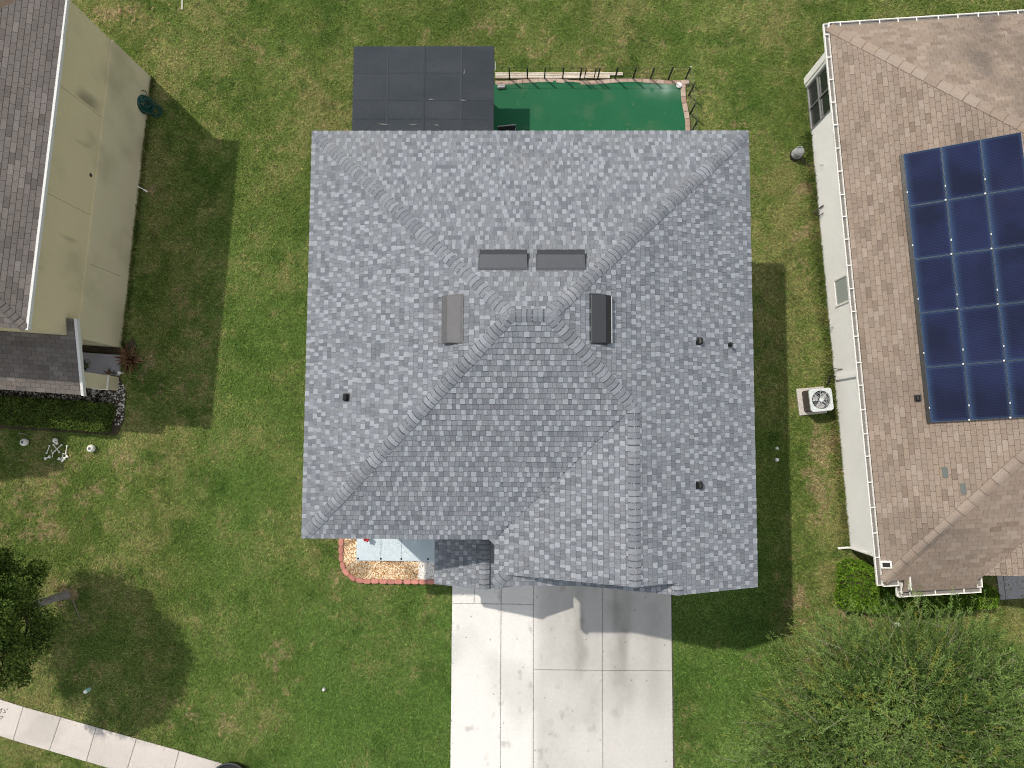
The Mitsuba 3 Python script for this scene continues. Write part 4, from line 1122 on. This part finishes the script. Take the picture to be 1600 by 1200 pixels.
hg = thing("clipped_hedge", "long clipped dark green hedge in front of the beige house porch", "hedge")
put("foliage", hedge(FL, -18.6, -13.84, -0.82, 0.06, 0.52, 17000, 61, 0.07), "m_hedge_leaf", hg)
put("branches", MB().cham(-18.5, -13.92, -0.72, -0.04, 0.0, 0.42, c=0.05, fr=FL), "m_soil", hg)
put("planting_bed", MB().mesh(extr(Polygon(FL(np.c_[np.array([(-19, 1.06), (-13.82, 1.06), (-13.66, 0.75), (-13.5, 0.5), (-13.5, -0.5), (-13.68, -0.95), (-19, -1.0)]), np.zeros(7)])[:, :2]), 0.0, 0.02)), "m_soil", kind="structure")
bedp = Polygon(FL(np.c_[np.array([(-19, 0.95), (-13.82, 0.95), (-13.62, 0.72), (-13.53, 0.45), (-13.53, -0.35), (-13.66, -0.65), (-13.82, -0.6), (-13.8, 0.06), (-19, 0.06)]), np.zeros(9)])[:, :2])
put("border_stones", pebbles(bedp, 3200, 0.02, 0.045, 0.022, 8), "m_pebble_grey", None, "white and dark pebbles around the end of the clipped hedge", "pebbles", kind="stuff")
put("porch_bed", MB().mesh(extr(Polygon(FL(np.c_[np.array([(-15.4, 1.785), (-13.55, 1.785), (-13.3, 2.1), (-13.5, 2.4), (-13.83, 2.04), (-15.4, 2.035)]), np.zeros(6)])[:, :2]), 0.0, 0.02)), "m_soil", kind="structure")


def spiky(c, n, L, seed, mname, name, label, cat, up=0.9, w=0.02):
    r = np.random.default_rng(seed)
    mb = MB()
    for i in range(n):
        a, el = r.uniform(0, TAU), r.uniform(0.25, 1.3)
        d = np.array([math.cos(a) * math.cos(el), math.sin(a) * math.cos(el), math.sin(el)])
        l = L * r.uniform(0.6, 1.1)
        p = np.asarray(c, float) + r.normal(0, 0.03, 3) * [1, 1, 0]
        s = np.cross(d, [0, 0, 1])
        s /= np.linalg.norm(s) + 1e-9
        pts = [p, p + d * l * 0.4, p + d * l * 0.75 - [0, 0, 0.06 * l], p + d * l * 0.98 - [0, 0, 0.28 * l]]
        ws = [w * 0.6, w, w * 0.8, 0.003]
        v = np.array([q + s * k * e for q, k in zip(pts, ws) for e in (-1, 1)])
        mb.add(v, [[0, 1, 3, 2], [2, 3, 5, 4], [4, 5, 7, 6]], (r.random(), r.random()))
    return put(name, mb, mname, None, label, cat)


spiky((-13.32, 2.55, 0.05), 110, 0.62, 70, "m_red_leaf", "cordyline_plant", "spiky reddish brown plant at the corner of the beige wall", "plant")
spiky((-13.95, 2.0, 0.05), 24, 0.3, 71, "m_red_leaf", "red_plant", "small reddish plant on the porch edge below the beige column", "plant")
spiky((-14.9, 2.3, 0.03), 40, 0.35, 72, "m_hedge_leaf", "fern_plant", "dark green fern in the shaded bed behind the beige porch", "plant")


def bush(name, label, blobs, n, seed, mname, size):
    """blobs: (x, y, z, rx, ry, rz); leaves all over them, on a dark inner mass."""
    r = np.random.default_rng(seed)
    key = thing(name, label, "bush")
    parts, core = [], MB()
    tot = sum(b[3] * b[4] + b[3] * b[5] for b in blobs)
    for b in blobs:
        k = int(n * (b[3] * b[4] + b[3] * b[5]) / tot)
        d = rdir(r, k, 0.4)
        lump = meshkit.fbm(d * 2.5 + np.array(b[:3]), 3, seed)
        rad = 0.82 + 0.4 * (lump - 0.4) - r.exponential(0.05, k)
        P = np.array(b[:3]) + d * rad[:, None] * np.array(b[3:])
        P[:, 2] = np.maximum(P[:, 2], 0.02)
        D = rdir(r, k) + d * 0.6
        D /= np.linalg.norm(D, axis=1, keepdims=True)
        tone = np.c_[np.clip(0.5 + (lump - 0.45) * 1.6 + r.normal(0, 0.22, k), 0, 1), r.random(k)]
        parts.append(leaves(P, D, d + rdir(r, k) * 0.7, size * r.uniform(0.7, 1.3, k), size * r.uniform(0.45, 0.75, k), tone))
        core.mesh(ico(1.0, (0, 0, 0), 2).apply_transform(np.diag([b[3] * 0.72, b[4] * 0.72, b[5] * 0.72, 1])).apply_translation(b[:3]))
    put("foliage", merge(*parts), mname, key)
    put("branches", core, "m_soil", key)


bush("round_bush", "bright green bush at the corner of the white house below the downspout", [(10.95, -4.75, 0.42, 0.75, 0.85, 0.62), (10.75, -5.15, 0.35, 0.6, 0.5, 0.5), (11.35, -5.2, 0.35, 0.6, 0.5, 0.45), (10.8, -4.3, 0.3, 0.5, 0.4, 0.4)], 9000, 81, "m_bush_leaf", 0.075)
bush("low_hedge", "low green hedge running below the white gutter of the tan roofed house", [(11.9 + 0.52 * i, -5.3 + 0.03 * i, 0.34, 0.5, 0.42 + 0.05 * (i % 2), 0.42) for i in range(7)], 9500, 82, "m_bush_leaf", 0.07)


def limb(mb, p, q, r0, r1, r, bends=4, wob=0.08):
    p, q = np.asarray(p, float), np.asarray(q, float)
    t = np.linspace(0, 1, bends + 2)
    pts = p + (q - p) * t[:, None]
    pts[1:-1] += r.normal(0, wob, (bends, 3)) * np.linalg.norm(q - p) * 0.3
    mb.tube(pts, np.linspace(r0, r1, bends + 2), 7)
    return pts


# left oak: dense clumps
r = np.random.default_rng(91)
oak = thing("oak_tree", "dark green leafy tree at the left edge with its grey trunk on the lawn", "tree")
tr = MB()
base = np.array([-15.2, -5.36, 0.0])
fork = np.array([-15.32, -5.36, 1.75])
tr.tube([base + [0.02, 0, -0.1], base + [0.0, 0, 0.25], base + [-0.03, 0.0, 0.9], fork], [0.17, 0.13, 0.115, 0.11], 10)
cc, cr = np.array([-15.6, -5.2, 4.0]), np.array([2.3, 2.6, 2.0])
clumps = []
while len(clumps) < 170:
    d = rdir(r, 1, 0.1)[0]
    q = cc + d * cr * r.uniform(0.4, 0.93)
    if q[2] > 2.0 and min([9] + [np.linalg.norm(q - c_) for c_ in clumps]) > 0.3:
        clumps.append(q)
for q in clumps[::6]:
    limb(tr, fork, q, 0.06, 0.012, r)
put("trunk", tr, "m_bark", oak)
P_, D_, N_, t_ = [], [], [], []
for q in clumps:
    k = int(r.uniform(420, 760))
    out = unit(q - cc)
    s = r.uniform(0.32, 0.52)
    d = rdir(r, k)
    p = q + d * (s * r.random(k)[:, None] ** 0.45) * [1.1, 1.1, 0.75]
    P_.append(p)
    dd_ = rdir(r, k) + out * 0.7
    D_.append(dd_ / np.linalg.norm(dd_, axis=1, keepdims=True))
    N_.append(rdir(r, k, 1.0))
    b_ = r.uniform(0.2, 0.85)
    t_.append(np.c_[np.clip(b_ + r.normal(0, 0.2, k), 0, 1), r.random(k)])
P_, D_, N_, t_ = map(np.vstack, (P_, D_, N_, t_))
put("crown", leaves(P_, D_, N_, r.uniform(0.06, 0.12, len(P_)), r.uniform(0.035, 0.06, len(P_)), t_), "m_oak_leaf", oak)
put("fallen_stick", MB().tube([(-14.92, -5.55, 0.03), (-14.8, -5.8, 0.05), (-14.66, -6.12, 0.03)], [0.02, 0.016, 0.01]), "m_twig", None, "thin bare stick lying in the shade beside the tree trunk", "stick")

# right tree: feathery sprays pointing outward
r = np.random.default_rng(95)
ft = thing("feathery_tree", "large feathery light green tree with bare twigs in the lower right corner", "tree")
base = np.array([10.9, -9.4, 0.0])
tr = MB()
fork = base + [0.05, 0.05, 1.9]
tr.tube([base - [0, 0, 0.1], base + [0, 0, 0.4], fork], [0.26, 0.2, 0.17], 10)
cc, cr = np.array([10.9, -8.9, 3.7]), np.array([4.7, 4.3, 2.4])
tips = []
for i in range(46):
    d = rdir(r, 1, 0.35)[0]
    if d[2] < -0.1:
        d[2] = abs(d[2])
    q = cc + d * cr * r.uniform(0.75, 1.0)
    pts = limb(tr, fork, cc + (q - cc) * 0.6, 0.05, 0.01, r, wob=0.1)
    tips.append(pts)
put("trunk", tr, "m_bark", ft)
nt = 13500
P_, D_, N_, t_ = [], [], [], []
twg, bare = MB(), MB()
for i in range(nt):
    d = rdir(r, 1, 0.45)[0]
    if d[2] < -0.25:
        d[2] *= -1
    rad = r.uniform(0.2, 1.0) ** 0.55
    lump = meshkit.fbm(np.array([d * 2.2 + 5]), 3, 4)[0]
    root = cc + d * cr * rad * (0.72 + 0.5 * lump)
    if root[2] < 0.8:
        continue
    thin = 1.0 if d[1] < 0.3 or rad < 0.75 else (0.8 if d[1] < 0.6 else 0.6)
    if r.random() > thin:
        continue
    t = unit(d * [1, 1, 0.6] + r.normal(0, 0.42, 3))
    L = r.uniform(0.4, 0.95)
    bend = r.normal(0, 0.12, 3)
    k = int(r.uniform(20, 32))
    s = np.linspace(0.12, 1.0, k)
    ctr = root + t * (s * L)[:, None] + bend * (s**2)[:, None] * L
    side = np.cross(t, r.normal(size=3))
    side = unit(side)
    sg = np.where(np.arange(k) % 2, 1, -1)[:, None]
    dd_ = t * 0.9 + side * sg * 0.75 + r.normal(0, 0.28, (k, 3))
    dd_ /= np.linalg.norm(dd_, axis=1, keepdims=True)
    P_.append(ctr)
    D_.append(dd_)
    N_.append(rdir(r, k, 1.2))
    b_ = np.clip(0.5 + 1.5 * (lump - 0.47) + r.normal(0, 0.22), 0, 1)
    yel = 0.97 if (r.random() < 0.08 and d[0] < 0.2) else r.uniform(0, 0.85)
    t_.append(np.c_[np.clip(b_ + r.normal(0, 0.13, k), 0, 1), np.full(k, yel)])
    if i % 5 == 0:
        (bare if i % 30 == 0 else twg).tube([root, root + t * L * 0.5 + bend * 0.25 * L, root + t * L * (1.1 if i % 30 == 0 else 0.85) + bend * L], [0.009, 0.006, 0.003], 4)
P_, D_, N_, t_ = map(np.vstack, (P_, D_, N_, t_))
put("crown", leaves(P_, D_, N_, r.uniform(0.06, 0.12, len(P_)), r.uniform(0.018, 0.032, len(P_)), t_), "m_fine_leaf", ft)
put("twigs", merge(twg, bare), "m_twig", ft)

# ================================================================ SMALL THINGS
for (x, y), lab in (((-16.79, -0.29), "white ball with a grey spot on the lawn, left of the scattered bones"), ((-14.5, -0.49), "white ball with a grey spot on the lawn, right of the scattered bones")):
    e = thing("eyeball_decoration", lab, "lawn decoration", "white balls with a grey spot")
    put("ball", MB().mesh(ico(0.13, (x, y, 0.12), 3)), "m_bone", e, smooth=True)
    put("iris", MB().mesh(ico(0.05, (x + 0.005, y + 0.0, 0.241), 2, (1, 1, 0.3))), "m_iris", e)
sk = thing("skull_decoration", "white plastic skull on the grass below the clipped hedge", "lawn decoration")
put("cranium", MB().mesh(ico(0.085, (-15.76, -0.23, 0.08), 3, (1, 1.1, 0.95))), "m_bone", sk, smooth=True)
put("jaw", MB().mesh(ico(0.055, (-15.72, -0.32, 0.055), 2, (0.9, 1.0, 0.8))), "m_bone", sk, smooth=True)
put("eye_socket", MB().mesh(ico(0.02, (-15.79, -0.3, 0.125), 1)), "m_iris", sk)
put("eye_socket", MB().mesh(ico(0.02, (-15.71, -0.27, 0.14), 1)), "m_iris", sk)
bones = [((-15.97, -0.4), (-16.06, -0.66), "thin upright bone left of the crossed bones"), ((-15.84, -0.37), (-15.62, -0.63), "one of the two crossed bones, running down to the right"), ((-15.54, -0.37), (-15.82, -0.64), "one of the two crossed bones, running down to the left"),
         ((-15.38, -0.41), (-15.41, -0.68), "thin upright bone right of the crossed bones"), ((-16.1, -0.84), (-15.95, -0.78), "short thick bone, the lower left one"), ((-15.63, -0.84), (-15.5, -0.91), "short thick bone at the bottom, middle one"),
         ((-15.45, -0.83), (-15.35, -0.76), "short thick bone, the lower right one"), ((-15.49, -0.66), (-15.53, -0.82), "small thin bone above the lowest bone"), ((-15.9, -0.55), (-15.86, -0.66), "tiny bone left of the crossing"), ((-15.84, -0.66), (-15.86, -0.78), "tiny thin bone under the crossing")]
for i, (a, b, lab) in enumerate(bones):
    thick = "thick" in lab
    rr_ = 0.03 if thick else (0.018 if "tiny" not in lab else 0.012)
    mb = MB()
    pa, pb = np.array([*a, 0.045 + (0.03 if i == 2 else 0)]), np.array([*b, 0.045 + (0.03 if i == 2 else 0)])
    mb.tube([pa, (pa + pb) / 2, pb], [rr_, rr_ * 0.75, rr_], 8)
    s = unit(np.cross(pb - pa, [0, 0, 1])) * rr_ * 0.8
    for p in (pa, pb):
        for e in (-1, 1):
            mb.mesh(ico(rr_ * 1.15, p + s * e, 1))
    put("bone", mb, "m_bone", None, "white plastic " + lab, "bone", "bones scattered below the hedge")
put("bone", MB().tube([(-17.05, 0.02, 0.05), (-16.75, -0.03, 0.05)], [0.02, 0.014], 6), "m_twig", None, "pale twig like bone at the foot of the clipped hedge", "bone")
for x, y, z, m_, l in ((8.55, -0.37, 0.045, "m_white", "small white pipe cap in the house shadow, upper one"), (8.54, -0.75, 0.06, "m_white", "small white pipe cap in the house shadow, lower one"), (-6.45, -8.34, 0.05, "m_trim", "tiny pale cap in the front lawn left of the driveway"),
                       (12.33, -6.1, 0.09, "m_white", "white cap in the grass above the feathery tree")):
    put("pipe_cap", MB().lathe([(z, 0.0), (z, 0.1), (z * 0.8, 0.13), (0.0, 0.135)], (x, y, 0), 12), m_, None, l, "pipe cap")
mk = thing("utility_marker", "pale teal capsule standing in the shaded lawn near the sidewalk", "marker")
put("body", MB().lathe([(0.06, 0.0), (0.065, 0.16), (0.05, 0.21), (0.0, 0.22)], (-14.25, -8.42, 0), 14, sx=1.1), "m_teal_cap", mk)
put("cap", MB().lathe([(0.066, 0.17), (0.05, 0.222), (0.0, 0.232)], (-14.27, -8.44, 0), 14), "m_white", mk)
put("white_stake", MB().tube([(-12.07, 15.45, 0.02), (-12.06, 15.0, 0.03)], 0.02, 6), "m_bone", None, "thin pale stake lying on the lawn at the top edge", "stake")
dl = MB()
r = np.random.default_rng(12)
for i in range(52):
    c = np.array([-13.4 + r.normal(0, 1.5), 14.6 + r.normal(0, 0.5), 0.07])
    if i < 16:
        c = np.array([-14.33 + r.normal(0, 0.07), 14.85 + r.normal(0, 0.14), 0.08])
    a = r.uniform(0, TAU)
    d, n_ = np.array([math.cos(a), math.sin(a), r.uniform(-0.3, 0.3)]) * r.uniform(0.035, 0.075), np.array([-math.sin(a), math.cos(a), 0]) * r.uniform(0.015, 0.03)
    dl.add([c - d, c + n_, c + d, c - n_], [[0, 1, 2], [0, 2, 3]], (r.random(), 0))
put("fallen_leaves", dl, "m_dead_leaf", None, "scattered dry brown leaves on the lawn beside the beige house's far corner", "leaves", kind="stuff")

# ================================================================ GROUND AND GRASS
gr_n = 60
xs_, ys_ = np.meshgrid(np.linspace(-90, 90, gr_n), np.linspace(-90, 90, gr_n))
ii = np.arange(gr_n * gr_n).reshape(gr_n, gr_n)
put("ground", MB().add(np.stack([xs_, ys_, xs_ * 0 - 0.012], -1).reshape(-1, 3), np.stack([ii[:-1, :-1], ii[:-1, 1:], ii[1:, 1:], ii[1:, :-1]], -1).reshape(-1, 4)), "m_ground", kind="structure")

r = np.random.default_rng(101)
NB = 560000
X, Y = r.uniform(-18.6, 18.2, NB), r.uniform(-12.4, 16.2, NB)
wall_r = FR(np.c_[np.array([(AW - 0.0, BS + 0.5), (22, BS + 0.5), (22, 11.7), (AW, 11.7)]), np.zeros(4)])[:, :2]
block = unary_union([plan.buffer(-0.45), sbox(LX0 + 0.3, 7.9, 5.72, 12.36), sbox(-2.25, -15, 5.0, -2.5), Polygon(top_ + bot_[::-1]).buffer(-0.03), bed.buffer(0.02), sbox(-5.46, -4.16, 0, 0),
                     Polygon(wall_r), Polygon(FL(np.c_[np.array([(-26, LB), (LA, LB), (LA, LT), (-26, LT)]), np.zeros(4)])[:, :2]),
                     Polygon(FL(np.c_[np.array([(-19, 2.04), (-13.62, 2.04), (-13.6, 0.6), (-13.5, -0.6), (-13.8, -0.9), (-19, -0.9)]), np.zeros(6)])[:, :2]), sbox(9.35, 0.8, 10.2, 1.7)])
keep = ~shapely.contains_xy(block, X + r.normal(0, 0.03, NB), Y + r.normal(0, 0.03, NB))
X, Y = X[keep], Y[keep]
n = len(X)
nt_ = 9000
t_ = r.uniform(BS + 0.4, 9.8, nt_)
e_ = AW - np.abs(r.normal(0, 0.07, nt_)) * (0.5 + meshkit.fbm(np.stack([t_ * 1.7, t_ * 0, t_ * 0], -1), 3, 2)) * 2.0
tp = FR(np.c_[e_, t_, t_ * 0])
u_ = r.uniform(LB, LT, 4000)
tq = FL(np.c_[LA + np.abs(r.normal(0, 0.05, 4000)), u_, u_ * 0])
tuft0 = n
X, Y = np.r_[X, tp[:, 0], tq[:, 0]], np.r_[Y, tp[:, 1], tq[:, 1]]
n = len(X)
a = r.uniform(0, TAU, n)
hgt = r.uniform(0.02, 0.065, n) * (0.7 + 0.6 * meshkit.fbm(np.stack([X * 0.8, Y * 0.8, X * 0], -1), 3, 9))
hgt[tuft0:] *= r.uniform(1.5, 4.5, n - tuft0)
lean = r.uniform(0.05, 0.15, n)
w = r.uniform(0.008, 0.019, n)
ca, sa = np.cos(a), np.sin(a)
v = np.empty((n, 3, 3))
v[:, 0] = np.c_[X - sa * w, Y + ca * w, np.full(n, -0.012)]
v[:, 1] = np.c_[X + sa * w, Y - ca * w, np.full(n, -0.012)]
v[:, 2] = np.c_[X + ca * lean, Y + sa * lean, hgt]
tone = np.repeat(np.c_[r.random(n), r.random(n)], 3, axis=0)
put("lawn_grass", MB().add(v.reshape(-1, 3), np.arange(3 * n).reshape(-1, 3), tone), "m_grass", None, "short green and tan lawn grass between the three houses", "grass", kind="stuff")
